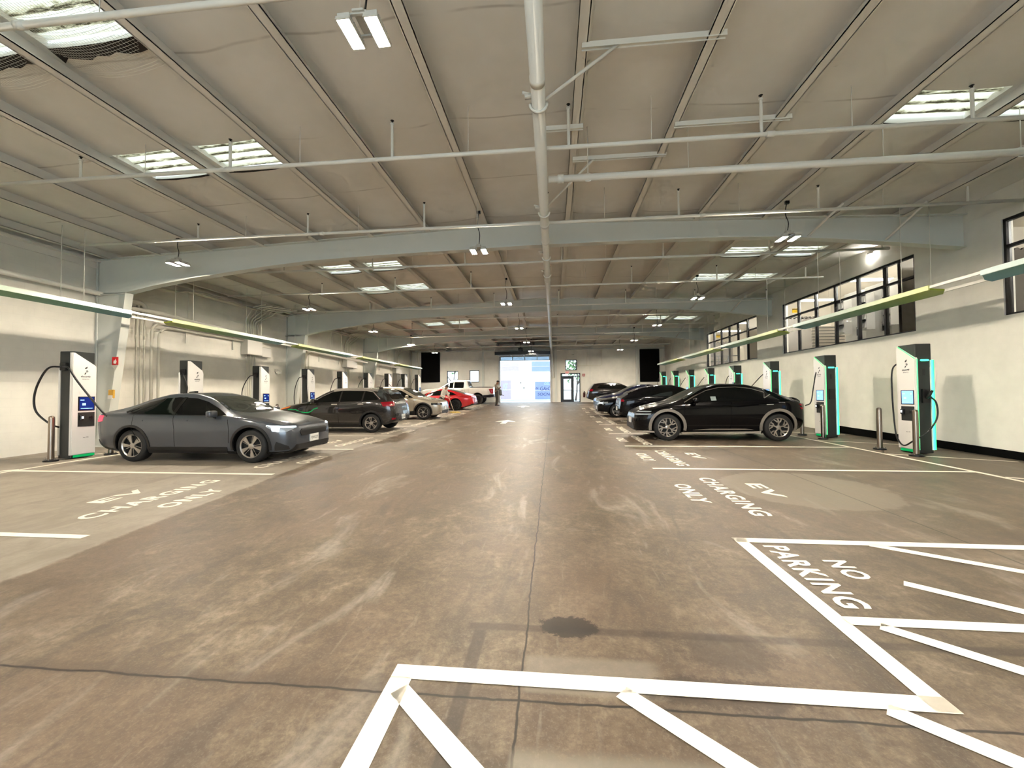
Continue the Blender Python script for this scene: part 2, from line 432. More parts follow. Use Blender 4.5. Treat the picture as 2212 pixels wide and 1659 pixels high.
# ceiling with skylight openings
PX = [-12.2 + 1.5 * k for k in range(8)] + [.45 + 1.52 * k for k in range(6)]
SKX = [(-7.55, -6.38), (-6.05, -4.88), (5.2, 6.4), (6.75, 7.9)]
SKY = [(3.0, 4.32), (6.3, 7.1), (12.55, 13.4), (15.25, 16.2), (23.3, 24.3), (-5, -4)]
SKYR = [(6.3, 7.0), (12.55, 13.4), (15.25, 16.2), (23.3, 24.3), (-5, -4)]
holes = [(a, b, c, d) for (a, b) in SKX[:2] for (c, d) in SKY] + [(a, b, c, d) for (a, b) in SKX[2:] for (c, d) in SKYR]
xs = sorted({XL - .2, XR + .2, RIDGE, *PX, *[v for h in SKX for v in h], *[(a + b) / 2 for a, b in zip(PX, PX[1:])], *[a * .75 + b * .25 for a, b in zip(PX, PX[1:])], *[a * .25 + b * .75 for a, b in zip(PX, PX[1:])]})
yc = sorted({YB - .2, YF + .2, *[v for h in SKY + SKYR for v in h], *[YB + i * 1.5 for i in range(29)]})
def sag(x):
    for a, b in zip(PX, PX[1:]):
        if a <= x <= b: return .05 * math.sin(PI * (x - a) / (b - a)) ** .7
    return 0
bm = BM()
V = {(x, y): bm.verts.new((x, y, zceil(x) - sag(x))) for x in xs for y in yc}
for xa, xb in zip(xs, xs[1:]):
    for ya, yb in zip(yc, yc[1:]):
        mx, my = (xa + xb) / 2, (ya + yb) / 2
        if any(h[0] < mx < h[1] and h[2] < my < h[3] for h in holes): continue
        bm.faces.new((V[xa, ya], V[xa, yb], V[xb, yb], V[xb, ya]))
for v in [v for v in bm.verts if not v.link_faces]: bm.verts.remove(v)
g = bmesh.ops.extrude_face_region(bm, geom=bm.faces[:])
for v in g['geom']:
    if isinstance(v, bmesh.types.BMVert): v.co.z += .22
bmesh.ops.recalc_face_normals(bm, faces=bm.faces[:])
ceiling = struct(obj('ceiling', bm, M_ceil, smooth=40))
for h in holes:     # corrugated fibreglass panels over the openings
    bm = BM(); n = int((h[3] - h[2]) / .026); prev = None
    for i in range(n + 1):
        y = h[2] + i * .026; dz = .018 * math.sin(y * 2 * PI / .21)
        r = [bm.verts.new((x, y, zceil(x) + .05 + dz)) for x in (h[0] - .0, h[1] + .0)]
        if prev: bm.faces.new((prev[0], prev[1], r[1], r[0]))
        prev = r
    obj('skylight', bm, M_sky, ceiling, smooth=60)
M_torn = mat('torn_liner', rgb(30, 24, 18), .9)
for h in holes:
    if h[2] < 0: continue
    w = .14 if h[3] < 4.4 else .035; n = 9; bm = BM(); a, b = [], []
    for i in range(n + 1):
        x = h[0] - .01 + (h[1] - h[0] + .02) * i / n; z = zceil(x) - sag(x) - .006
        a.append(bm.verts.new((x, h[3] - .01, z))); b.append(bm.verts.new((x, h[3] + w * random.uniform(.7, 1.3), z - (.03 if w > .1 else .002))))
    for i in range(n): bm.faces.new((a[i], a[i + 1], b[i + 1], b[i]))
    g = bmesh.ops.extrude_face_region(bm, geom=bm.faces[:])
    for v in g['geom']:
        if isinstance(v, bmesh.types.BMVert): v.co.z -= .004
    bmesh.ops.recalc_face_normals(bm, faces=bm.faces[:])
    obj('torn_liner', bm, M_torn, ceiling, smooth=0)
    if h[0] < 0 and h[3] < 4.4:      # wire netting sagging under the big skylight
        bm = BM(); N = lambda x, y: (x, y, zceil(x) - .04 - .10 * math.sin(PI * (x - h[0]) / (h[1] - h[0])) * (.4 + .6 * max(0, min(1, y - 3.3))))
        for i in range(30):
            x = h[0] + (h[1] - h[0]) * (i + .5) / 30; tube(bm, [N(x, 3.0 + .4 * k) for k in range(5)], .0016, 3, caps=False)
        for k in range(46):
            y = 3.0 + k * .038; tube(bm, [N(h[0] + (h[1] - h[0]) * i / 6, y) for i in range(7)], .0016, 3, caps=False)
        obj('wire_netting', bm, M_steel, ceiling, smooth=0)['kind'] = 'stuff'
# purlins
for x in PX:
    bm = BM(); z = zpur(x); s = -1 if x < RIDGE else 1
    bx(bm, x - .012, x + .012, YB, YF, z, z + .24); bx(bm, x - .016, x + .016, YB, YF, z + .004, z + .1)
    bx(bm, x - (.13 if s > 0 else 0), x + (0 if s > 0 else .13), YB, YF, z, z + .012); bx(bm, x - (.13 if s > 0 else -.12), x - (.12 if s > 0 else -.13), YB, YF, z, z + .03)
    bx(bm, x - (0 if s > 0 else .06), x + (.06 if s > 0 else 0), YB, YF, z + .2, z + .212)
    struct(obj('roof_beam', bm, M_pur, smooth=0))
# rigid steel frames: tapered columns and haunched rafters
FRY = [10.2, 18.4, 26.4]
BOT = [(-12.5, 4.45), (-11.62, 4.50), (-10.8, 4.66), (-9.7, 4.82), (-8.6, 4.95), (-7.4, 5.08), (-6.3, 5.17), (-4.5, 5.24), (-1.7, 5.30), (-.6, 5.33), (1.7, 5.34), (4.0, 5.33), (5.2, 5.29), (6.5, 5.18), (8.0, 5.02), (9.2, 4.88)]
for fy in FRY:
    bm = BM()
    top = [(x, zpur(x)) for x in (9.24, 5, 2, RIDGE, -4, -8, -12.64)]
    bot = [(-12.64, 4.44)] + BOT[1:] + [(9.24, 4.87)]
    prism(bm, [(x, fy - .006, z) for x, z in bot + top], (0, .012, 0))
    for P, dz in ((BOT[1:], .03), ([(x, z) for x, z in top][::-1], -.02)):
        for (xa, za), (xb, zb) in zip(P, P[1:]):
            prism(bm, [(xa, fy - .11, za), (xb, fy - .11, zb), (xb, fy - .11, zb - dz), (xa, fy - .11, za - dz)], (0, .22, 0))
    fr = struct(obj('roof_frame', bm, M_frame, smooth=30))
    bm = BM(); zb = fz(fy)
    prism(bm, [(-12.64, fy - .006, zb), (-12.19, fy - .006, zb), (-11.62, fy - .006, 4.5), (-12.64, fy - .006, 4.5)], (0, .012, 0))
    prism(bm, [(-12.19, fy - .11, zb), (-12.17, fy - .11, zb), (-11.60, fy - .11, 4.5), (-11.62, fy - .11, 4.5)], (0, .22, 0))
    bx(bm, -12.64, -12.15, fy - .13, fy + .13, zb, zb + .02)
    bx(bm, -12.64, -11.62, fy - .09, fy + .09, 4.44, 4.46)
    obj('column', bm, M_frame, fr, smooth=0)
    bm = BM()
    bx(bm, 9.05, 9.24, fy - .11, fy + .11, fz(fy), 4.9) if False else tube(bm, [(-12.55, fy - .03, 5.42), (-12.55, fy - .03, fz(fy) + .3)], .018, 6)
    obj('drop_pipe', bm, M_frame, fr)
# eave strut on the left
bm = BM(); bx(bm, XL + .01, XL + .16, YB, YF, 5.36, 5.42); bx(bm, XL + .01, XL + .03, YB, YF, 5.2, 5.42)
struct(obj('trim_1', bm, M_pur, smooth=0))
# diagonal braces from purlins to frame bottoms on the right
for fy in FRY:
    for xb, zb in ((5.9, 5.2), (7.55, 5.03)):
        bm = BM(); tube(bm, [(xb, fy - .05, zb + .03), (xb + .35, fy - .75, zpur(xb + .35) + .02)], .025, 6)
        struct(obj('roof_beam', bm, M_pur))

# ---------------------------------------------------------------- interior windows on the right
def room_window(i, ya, yb, npane):
    w = empty(f'window_{i}', (XR + .1, (ya + yb) / 2, WZ0)); w['kind'] = 'structure'
    inv = lambda bm: put(bm, Matrix.Translation((-(XR + .1), -(ya + yb) / 2, -WZ0)))
    bm = BM(); t = .055; xa, xb = XR + .03, XR + .13
    for z0, z1 in ((WZ0, WZ0 + t * .7), (WZ1 - t, WZ1), (WZT - t / 2, WZT + t / 2)): bx(bm, xa, xb, ya, yb, z0, z1)
    for k in range(npane + 1):
        y = ya + (yb - ya) * k / npane; y = min(max(y, ya + t / 2), yb - t / 2)
        bx(bm, xa, xb, y - t / 2, y + t / 2, WZ0, WZ1)
    obj('window_frame', inv(bm), M_black, w, smooth=0)
    bm = BM(); bx(bm, XR + .075, XR + .083, ya + .02, yb - .02, WZ0 + .02, WZ1 - .02)
    obj('window_pane', inv(bm), M_glass, w, smooth=0)
room_window(1, *WINS[0], 7); room_window(2, *WINS[1], 6); room_window(3, *WINS[2], 6)
M_rwall = mat('room_wall', rgb(232, 226, 214), .6, noise=.05, nscale=2)
M_rdark = mat('room_dark_panel', rgb(74, 70, 64), .45, noise=.25, nscale=5)
def slat_mat():
    m, nt, b = new_mat('room_shutter'); g = NT(m)
    tc = g.n('ShaderNodeTexCoord'); sep = g.n('ShaderNodeSeparateXYZ'); g.link(tc.outputs['Object'], sep.inputs[0])
    f = g.math('FRACT', g.math('DIVIDE', sep.outputs[2], .12))
    c = g.mix(g.step(f, .72, .8), rgb(118, 112, 102), rgb(24, 22, 20)); g.link(c, b.inputs['Base Color']); b.inputs['Roughness'].default_value = .4
    return m
M_slat = slat_mat()
RX = 13.2
bm = BM()
bx(bm, RX, RX + .1, 0, 30.1, 2.6, 6.2); bx(bm, XR + .22, RX, 0, 30.1, 2.6, 2.72); bx(bm, XR + .22, RX, 0, 30.1, 6.0, 6.1)
for y in (0, 12.2, 21.0, 30.0): bx(bm, XR + .22, RX, y, y + .1, 2.7, 6.0)
struct(obj('wall_service_room', bm, M_rwall, smooth=0))
def loc_bm(bm, p): return put(bm, Matrix.Translation(-Vector(p)))
for i, (y0, y1) in enumerate(((12.72, 13.40), (13.56, 14.42), (14.62, 15.36))):
    y = (y0 + y1) / 2; p = (10.4, y, 2.72); h = (y1 - y0) / 2
    t = empty('electrical_cabinet', p, 0, ['white louvred cabinet behind the middle hall window, nearest of three', 'white louvred cabinet behind the middle hall window, second of three', 'white louvred cabinet behind the middle hall window, farthest of three'][i], 'electrical cabinet', 'switchgear cabinets behind the window')
    bm = BM(); bx(bm, 10.1, 10.8, y0, y1, 2.72, 5.0); bevel_all(bm, .012, 1); obj('cabinet_body', loc_bm(bm, p), M_white, t)
    bm = BM(); bx(bm, 9.85, 10.1, y + .02, y1 - .04, 3.60, 4.75)
    for k in range(4): prism(bm, [(9.85, y + .04, 3.66 + .27 * k), (9.80, y + .04, 3.66 + .27 * k), (9.85, y + .04, 3.89 + .27 * k)], (0, y1 - y - .1, 0))
    obj('louvre_box', loc_bm(bm, p), M_white, t, smooth=0)
    for k in range(4):
        bm = BM(); bx(bm, 9.83, 9.852, y + .04, y1 - .06, 3.895 + .27 * k, 3.915 + .27 * k); obj('louvre_slot', loc_bm(bm, p), M_ink, t, smooth=0)
    bm = BM(); bx(bm, 10.06, 10.1, y0 + .1, y0 + .14, 3.5, 3.78); obj('handle', loc_bm(bm, p), M_black, t)
def dark_partition(x0, x1, y, z, label):
    bm = BM(); bx(bm, x0, x1, y, y + .06, 2.72, z)
    n = int((x1 - x0) / .16)
    for k in range(n): lathe(bm, [(0.001, -.02), (.06, -.02), (.06, .05), (.001, .05)], 'Y', 8, 0, Matrix.Translation((x0 + (k + .5) * (x1 - x0) / n, y + .02, z)))
    tag(obj('corrugated_partition', bm, M_rdark, smooth=0), label, 'partition')
dark_partition(9.55, 12.6, 11.1, 5.05, 'dark partition with a wavy top edge behind the nearest hall window')
dark_partition(9.55, 11.7, 19.3, 4.92, 'dark partition with a wavy top edge behind the middle hall window')
dark_partition(9.55, 11.7, 28.2, 4.92, 'dark partition with a wavy top edge behind the farthest hall window')
bm = BM(); bx(bm, 10.3, 11.5, 17.5, 17.56, 2.72, 4.25)
tag(obj('roller_shutter', bm, M_slat, smooth=0), 'grey slatted shutter low behind the middle hall window', 'shutter')
for (x, y, z, lab) in ((9.95, 12.9, 5.65, 'linear ceiling light above the nearest white louvred cabinet'), (10.4, 14.7, 5.37, 'linear ceiling light seen through the near half of the middle hall window'), (10.45, 17.5, 5.33, 'linear ceiling light seen through the far half of the middle hall window'),  # first one is added, hidden above the window head, to brighten the cabinets
                     (10.4, 23.2, 5.40, 'linear ceiling light seen through the near end of the farthest hall window'), (10.4, 25.8, 5.35, 'linear ceiling light seen through the far part of the farthest hall window'), (10.8, 7.2, 5.5, 'linear ceiling light in the room behind the nearest hall window')):
    l = 1.25
    t = empty('linear_light', (x, y, z), 0, lab, 'light', 'tube lights in the service rooms')
    bm = BM(); bx(bm, -l * .6, l * .6, -.05, .05, -.07, -.01); bevel_all(bm, .015, 2); obj('diffuser', bm, M_tubew, t)
    bm = BM(); bx(bm, -l * .62, l * .62, -.06, .06, -.012, .03); tube(bm, [(-.5, 0, .03), (-.5, 0, 5.99 - z)], .006, 5); tube(bm, [(.5, 0, .03), (.5, 0, 5.99 - z)], .006, 5); obj('housing', bm, M_white, t)
def caution(x, y, z, lab):
    t = empty('caution_sign', (x, y, z), 0, lab, 'sign', 'yellow caution signs')
    bm = BM(); bx(bm, -.14, .14, -.01, 0, -.10, .10); obj('sign_board', bm, M_yellow, t, smooth=0)
    bm = BM(); bx(bm, -.13, .13, -.013, -.01, .02, .09); obj('header_band', bm, M_ink, t, smooth=0)
    bm = put(fit_text('CAUTION', .22, .045, .01), frame_mat((-.11, -.015, .032), (1, 0, 0), (0, 0, 1))); obj('lettering', bm, M_yellow, t, smooth=0)
    bm = put(fit_text('LOW', .1, .04, .01), frame_mat((-.05, -.013, -.05), (1, 0, 0), (0, 0, 1))); obj('lettering', bm, M_ink, t, smooth=0)
caution(12.1, 12.19, 5.72, 'yellow caution sign on the white wall behind the nearest hall window')
caution(11.6, 20.99, 5.55, 'yellow caution sign on the white wall behind the middle hall window')
caution(11.5, 29.99, 5.58, 'yellow caution sign on the white wall behind the farthest hall window')
t = empty('stair_railing', (10.3, 26.8, 2.72), 0, 'thin dark stair railing behind the farthest hall window', 'railing')
bm = BM()
for z in (.45, .85, 1.2): tube(bm, [(-.7, 0, z), (1.2, 0, z)], .02, 6)
obj('rail', bm, M_ink, t)
for x in (-.7, -.05, .55, 1.2):
    bm = BM(); tube(bm, [(x, 0, 0), (x, 0, 1.2)], .022, 6); obj('post', bm, M_ink, t)
bm = BM(); tube(bm, [(-.05, 0, 0), (.55, 0, 1.1)], .02, 6); obj('brace', bm, M_ink, t)
t = empty('ladder', (10.4, 22.3, 2.72), 0, 'pale leaning ladder behind the near end of the farthest hall window', 'ladder')
for s in (-.18, .18):
    bm = BM(); tube(bm, [(s, -.45, 0), (s, .1, 1.25)], .03, 6); obj('side_rail', bm, M_cond, t)
for k in range(5):
    f = .12 + .18 * k; bm = BM(); tube(bm, [(-.18, -.45 + .55 * f, 1.25 * f), (.18, -.45 + .55 * f, 1.25 * f)], .016, 6); obj('rung', bm, M_cond, t)

# ---------------------------------------------------------------- far wall fittings
def ext_window(i, x0, x1, z0, z1):
    w = empty(f'window_{i}', ((x0 + x1) / 2, YF + .12, z0)); w['kind'] = 'structure'; inv = lambda bm: put(bm, Matrix.Translation((-(x0 + x1) / 2, -YF - .12, -z0)))
    bm = BM(); t = .06
    for a, b, c, d in ((x0, x1, z0, z0 + t), (x0, x1, z1 - t, z1), (x0, x0 + t, z0, z1), (x1 - t, x1, z0, z1)): bx(bm, a, b, YF + .08, YF + .16, c, d)
    obj('window_frame', inv(bm), M_black, w, smooth=0)
    bm = BM(); bx(bm, x0 + t, x1 - t, YF + .115, YF + .123, z0 + t, z1 - t); obj('window_pane', inv(bm), M_glass, w, smooth=0)
for i, h in enumerate(FARH[1:4]): ext_window(4 + i, *h)
for s, (x0, x1, z0, z1) in enumerate(((-11.55, -9.92, 2.74, 5.48), (7.24, 8.78, 2.6, 5.3))):
    p = ((x0 + x1) / 2, YF - .03, (z0 + z1) / 2)
    t = empty('black_wall_panel', p, 0, ['tall black panel high on the far wall at the end of the left row', 'tall black panel high on the far wall at the end of the right row'][s], 'wall panel')
    w, h = (x1 - x0) / 2, (z1 - z0) / 2
    bm = BM(); bx(bm, -w, w, -.02, .025, -h, h); obj('panel_face', bm, M_blackm, t, smooth=0)
    bm = BM(); bx(bm, -w - .03, -w, -.04, .025, -h, h); bx(bm, w, w + .03, -.04, .025, -h, h); bx(bm, -w, w, -.04, .025, h, h + .03); bx(bm, -w, w, -.04, .025, -h - .03, -h); obj('panel_frame', bm, M_black, t, smooth=0)
# storefront door with sidelight and transom
zf = fz(YF)
dr = empty('door_1', (1.45, YF + .1, zf)); dr['kind'] = 'structure'
D = lambda bm: put(bm, Matrix.Translation((-1.45, -YF - .1, -zf)))
bm = BM(); ya, yb = YF - .02, YF + .14
for a, b, c, d in ((.62, .72, zf, 3.39), (2.2, 2.28, zf, 3.39), (.62, 2.28, 3.3, 3.39), (.72, 2.2, 3.08, 3.14), (1.66, 1.73, zf, 3.1), (1.73, 2.2, zf, zf + .05), (1.73, 2.2, 1.83, 1.87)): bx(bm, a, b, ya, yb, c, d)
obj('door_frame', D(bm), M_black, dr, smooth=0)
bm = BM()
for a, b, c, d in ((.72, .88, zf + .01, 3.08), (1.5, 1.66, zf + .01, 3.08), (.88, 1.5, zf + .01, zf + .24), (.88, 1.5, 2.9, 3.08), (.88, 1.5, 1.93, 1.98)): bx(bm, a, b, YF - .05, YF + .0, c, d)
lf = obj('door_leaf', D(bm), M_black, dr, smooth=0)
bm = BM(); tube(bm, [(1.56, YF - .09, 1.75), (1.56, YF - .09, 2.15)], .014, 8); obj('door_handle', D(bm), M_chrome, lf)
bm = BM()
for a, b, c, d in ((.88, 1.5, zf + .24, 2.9), (1.73, 2.2, zf + .05, 3.08), (.72, 2.2, 3.14, 3.3)): bx(bm, a, b, YF + .03, YF + .038, c, d)
obj('door_glass', D(bm), M_glass, dr, smooth=0)
# garage opening with the sectional door run back under the roof
gd = empty('garage_door', (-2.42, YF - .2, 4.85), 0, 'raised sectional garage door with glass panels run back under the roof', 'garage door')
GD = lambda bm: put(bm, Matrix.Translation((2.42, -YF + .2, -4.85)))
M_ddark = mat('door_dark_frame', (.012, .014, .018), .4)
bm = BM(); bx(bm, -4.62, -.22, 32.42, 32.52, 4.74, 5.0); obj('bottom_rail', GD(bm), M_black, gd, smooth=0)
M_dgl = mat('door_tint_glass', (.32, .42, .52), .08, trans=.6, ior=1.2)
for k in range(4):
    y0 = 32.52 + k * .72
    bm = BM(); bx(bm, -4.6, -.24, y0, y0 + .06, 4.84, 4.9); bx(bm, -4.6, -.24, y0 + .66, y0 + .72, 4.84, 4.9)
    for j in range(5): x = -4.6 + j * 1.0725; bx(bm, x - .0, x + .07, y0, y0 + .72, 4.84, 4.9)
    s = obj('door_section', GD(bm), M_grey, gd, smooth=0)
    bm = BM(); bx(bm, -4.55, -.28, y0 + .05, y0 + .68, 4.868, 4.876); obj('glass', GD(bm), M_dgl, s, smooth=0)
bm = BM(); bx(bm, -4.56, -.28, YF - .1, YF - .04, 4.5, 4.54); bx(bm, -4.56, -.28, YF - .1, YF - .04, 4.82, 4.86)
for j in range(5): x = -4.56 + j * 1.055; bx(bm, x, x + .06, YF - .1, YF - .04, 4.5, 4.86)
s = obj('door_section', GD(bm), M_grey, gd, smooth=0)
bm = BM(); bx(bm, -4.5, -.34, YF - .075, YF - .067, 4.54, 4.82); obj('glass', GD(bm), M_dgl, s, smooth=0)
for x in (-4.68, -.16):
    bm = BM(); tube(bm, bend([(x, YF - .1, zf), (x, YF - .1, 4.95), (x, 32.3, 4.98)], .35), .03, 6); obj('track', GD(bm), M_steel, gd)
    bm = BM(); tube(bm, [(x, 32.4, 4.98), (x + (.25 if x < -2 else -.1), 32.4, 5.7)], .02, 6); obj('track_hanger', GD(bm), M_steel, gd)
bm = BM(); bx(bm, -2.75, -2.4, 32.6, 33.0, 5.06, 5.3); bevel_all(bm, .03, 2); tube(bm, [(-2.58, 32.8, 5.3), (-2.58, 32.8, 5.85)], .02, 6)
obj('opener_motor', GD(bm), M_black, gd)
# jambs of the opening
bm = BM(); bx(bm, -4.74, -4.56, YF - .06, YF, zf, 4.95); bx(bm, -.28, -.1, YF - .06, YF, zf, 4.95); bx(bm, -4.56, -.28, YF - .03, YF, 4.86, 4.95)
struct(obj('trim_2', bm, mat('jamb_paint', rgb(196, 200, 206), .5), smooth=0))
# steel posts of the far wall
for x, w in ((-6.05, .16), (.22, .2), (6.95, .14), (3.1, .03)):
    bm = BM(); bx(bm, x - w / 2, x + w / 2, YF - .16 if w > .1 else YF - .03, YF, fz(YF), 5.6); struct(obj('trim_3', bm, M_frame, smooth=0))
bm = BM(); bx(bm, XL, XR, YF - .14, YF, 5.36, 5.44); bx(bm, XL, XR, 34.0, 34.05, 5.5, 5.56); struct(obj('trim_4', bm, M_frame, smooth=0))

# ---------------------------------------------------------------- outdoors
M_asph = mat('street_asphalt', rgb(150, 150, 150), .8, noise=.15, nscale=3)
M_fac = mat('facade_white', rgb(242, 242, 240), .7, noise=.03, nscale=2)
bm = BM(); prism(bm, [(-40, YF, .90), (40, YF, .90), (40, 60, .95), (-40, 60, .95)], (0, 0, -.3)); struct(obj('street', bm, M_asph, smooth=0))
bm = BM(); prism(bm, [(-40, YB - 40, fz(YB) - .03), (40, YB - 40, fz(YB) - .03), (40, YB, fz(YB) - .03), (-40, YB, fz(YB) - .03)], (0, 0, -.3)); struct(obj('forecourt', bm, mat('forecourt_concrete', rgb(206, 204, 198), .8, noise=.08, nscale=2), smooth=0))
fc = empty('building_facade', (-2.5, 45, .95), 0, 'bright white building across the street seen through the open garage door', 'building')
FC = lambda bm: put(bm, Matrix.Translation((2.5, -45, -.95)))
bm = BM(); bx(bm, -26, 24, 45, 46, .9, 11); obj('facade_wall', FC(bm), M_fac, fc, smooth=0)
M_brd = mat('boarded_panel', rgb(150, 138, 150), .7, noise=.12, nscale=4)
M_brd2 = mat('shutter_panel', rgb(112, 124, 164), .6, noise=.1, nscale=4)
for x0, x1, z0, z1, m in ((-6.4, -3.75, 4.1, 5.2, M_brd), (-2.35, .6, 4.05, 5.2, M_brd2), (-6.4, -4.6, 1.05, 3.15, M_brd), (-2.0, .6, 1.0, 2.98, M_brd2)):
    bm = BM(); bx(bm, x0, x1, 44.93, 45, z0, z1); pn = obj('shuttered_bay', FC(bm), m, fc, smooth=0)
    bm = BM()
    for z in (z0 + .02, (z0 + z1) / 2, z1 - .02): bx(bm, x0, x1, 44.915, 44.93, z - .015, z + .015)
    bx(bm, x0 - .02, x0 + .02, 44.9, 44.93, z0, z1); bx(bm, x1 - .02, x1 + .02, 44.9, 44.93, z0, z1)
    obj('bay_trim', FC(bm), M_grey, pn, smooth=0)
M_gr = mat('graffiti_blue', rgb(26, 28, 70), .6); M_gr2 = mat('graffiti_white', rgb(150, 176, 190), .6)
for s, x, z, w, h, m in (('dx', -1.92, 2.15, .3, .25, M_gr), ('GAtOr', -1.45, 2.0, 1.4, .42, M_gr), ('OZL', -1.0, 2.62, .6, .27, M_gr2), ('SOCNS', -1.7, 1.45, 1.5, .3, M_gr), ('ISE', -5.5, 2.0, .45, .8, M_gr2)):
    bm = put(fit_text(s, w, h, .0), frame_mat((x, 44.92, z), (1, 0, 0), (.12, 0, 1))); obj('graffiti', FC(bm), m, fc, smooth=0)
for x, z in ((-3.55, 2.85), (-3.2, 2.3)):
    bm = BM(); lathe(bm, [(.001, -.12), (.07, -.1), (.07, 0)], 'Y', 10, 0, Matrix.Translation((x, 45, z))); obj('wall_light', FC(bm), M_ink, fc)
bm = BM(); bx(bm, -26, 24, 43.4, 45, .9, 1.03); struct(obj('sidewalk', bm, mat('sidewalk', rgb(170, 176, 170), .8, noise=.1, nscale=5), smooth=0))
# street trees seen through the small windows and the door
M_bark = mat('bark', rgb(96, 84, 78), .9, noise=.3, nscale=10); M_leaf = mat('leaves', rgb(88, 124, 74), .7, noise=.3, nscale=3)
for (x, y, lab, sd) in ((-10.2, 41, 'bare street tree outside the small left window of the far wall', 1), (2.2, 41.5, 'leafy street tree outside the glass door', 2)):
    random.seed(sd); t = empty('street_tree', (x, y, .93), 0, lab, 'tree')
    bm = BM()
    def branch(p, d, l, r, dep):
        q = p + d * l; tube(bm, [p, (p + q) / 2 + Vector((random.uniform(-.05, .05), 0, 0)), q], [r, r * .85, r * .7], 6)
        if dep:
            for _ in range(3): branch(q, (d + Vector((random.uniform(-.7, .7), random.uniform(-.4, .4), random.uniform(-.1, .3)))).normalized(), l * .7, r * .6, dep - 1)
    branch(Vector((0, 0, 0)), Vector((.1, 0, 1)).normalized(), 1.6, .11, 4); obj('trunk', bm, M_bark, t)
    bm = BM()
    for _ in range(420 if sd == 2 else 90):
        c = Vector((random.gauss(.2, .9), random.gauss(0, .6), random.gauss(3.4, .7))); u = Vector((random.uniform(-1, 1), random.uniform(-1, 1), random.uniform(-1, 1))).normalized() * .13; w = u.cross(Vector((.3, .8, .5))).normalized() * .08
        bm.faces.new([bm.verts.new(c + a) for a in (u, w, -u, -w)])
    obj('foliage', bm, M_leaf, t, smooth=0)
random.seed(11)
# ------------------------------------------------------------------ sprinkler pipes
PZ = 5.3
t = empty('main_pipe', (-.15, 14, 5.2), 0, 'thick white pipe running the length of the hall under the ridge', 'pipe')
bm = BM(); tube(bm, [(0, YB - 14, 0), (0, 34.6 - 14, 0)], .084, 16); tube(bm, bend([(0, 34.55 - 14, 0), (0, 34.9 - 14, 0), (.1, 35.2 - 14, -.4), (.2, 35.2 - 14, -2.2)], .25), .08, 12)
for y in (4.6, 8.6, 9.55, 12.9, 16.1, 20.6, 24.6, 28.6): tube(bm, [(0, y - 14 - .05, 0), (0, y - 14 + .05, 0)], .1 if y != 4.6 else .09, 16)
obj('pipe_run', bm, M_pipe, t)
for y in (5.0, 8.05, 10.7, 12.3):
    bm = BM()
    tube(bm, [(.105 * math.cos(a), y - 14, .105 * math.sin(a)) for a in [PI * (1 + k / 10) for k in range(11)]], .018, 6)
    tube(bm, [(-.2, y - 14 - .02, .14), (-.02, y - 14, .09)], .02, 6); bx(bm, -.17, -.09, y - 14 - .03, y - 14 + .03, .08, .12)
    obj('clamp', bm, M_pipe, t)
for y in (4.2, 7.6, 13.0, 16.8, 21.0, 25, 29):
    bm = BM(); tube(bm, [(0, y - 14, .05), (0, y - 14, zceil(-.15) - 5.2)], .008, 5); obj('hanger_rod', bm, M_pipe, t)
t = empty('branch_pipe', (0, 6.82, 5.2), 0, 'thick white branch pipe leaving the main pipe to the right', 'pipe')
bm = BM(); tube(bm, [(-.05, 0, 0), (9.2, 0, 0)], .056, 12); tube(bm, [(.1, 0, 0), (.2, 0, 0)], .07, 12); obj('pipe_run', bm, M_pipe, t)
for x in (.6, 7.0):
    bm = BM(); tube(bm, [(x + .07 * math.cos(a), 0, .07 * math.sin(a)) for a in [2 * PI * k / 12 for k in range(13)]], .01, 5); obj('clamp', bm, M_pipe, t)
for x in (.6, 2.2, 5.1, 7.0):
    bm = BM(); tube(bm, [(x, 0, .05), (x, 0, zceil(x) - 5.2)], .007, 5); obj('hanger_rod', bm, M_pipe, t)
bl = [(3.48, -12.3, 9.1, 'first'), (6.11, -12.3, 9.1, 'second'), (8.8, -11.35, 9.1, 'third'), (11.4, -12.0, 8.6, 'fourth'), (14.0, -11.9, 8.6, 'fifth'), (17.15, -11.5, 8.6, 'sixth'), (19.6, -11.9, 8.6, 'seventh'), (22.5, -11.9, 8.6, 'eighth'), (25.4, -11.5, 8.6, 'ninth'), (28.4, -11.9, 8.6, 'tenth'), (31.4, -11.9, 8.6, 'eleventh')]
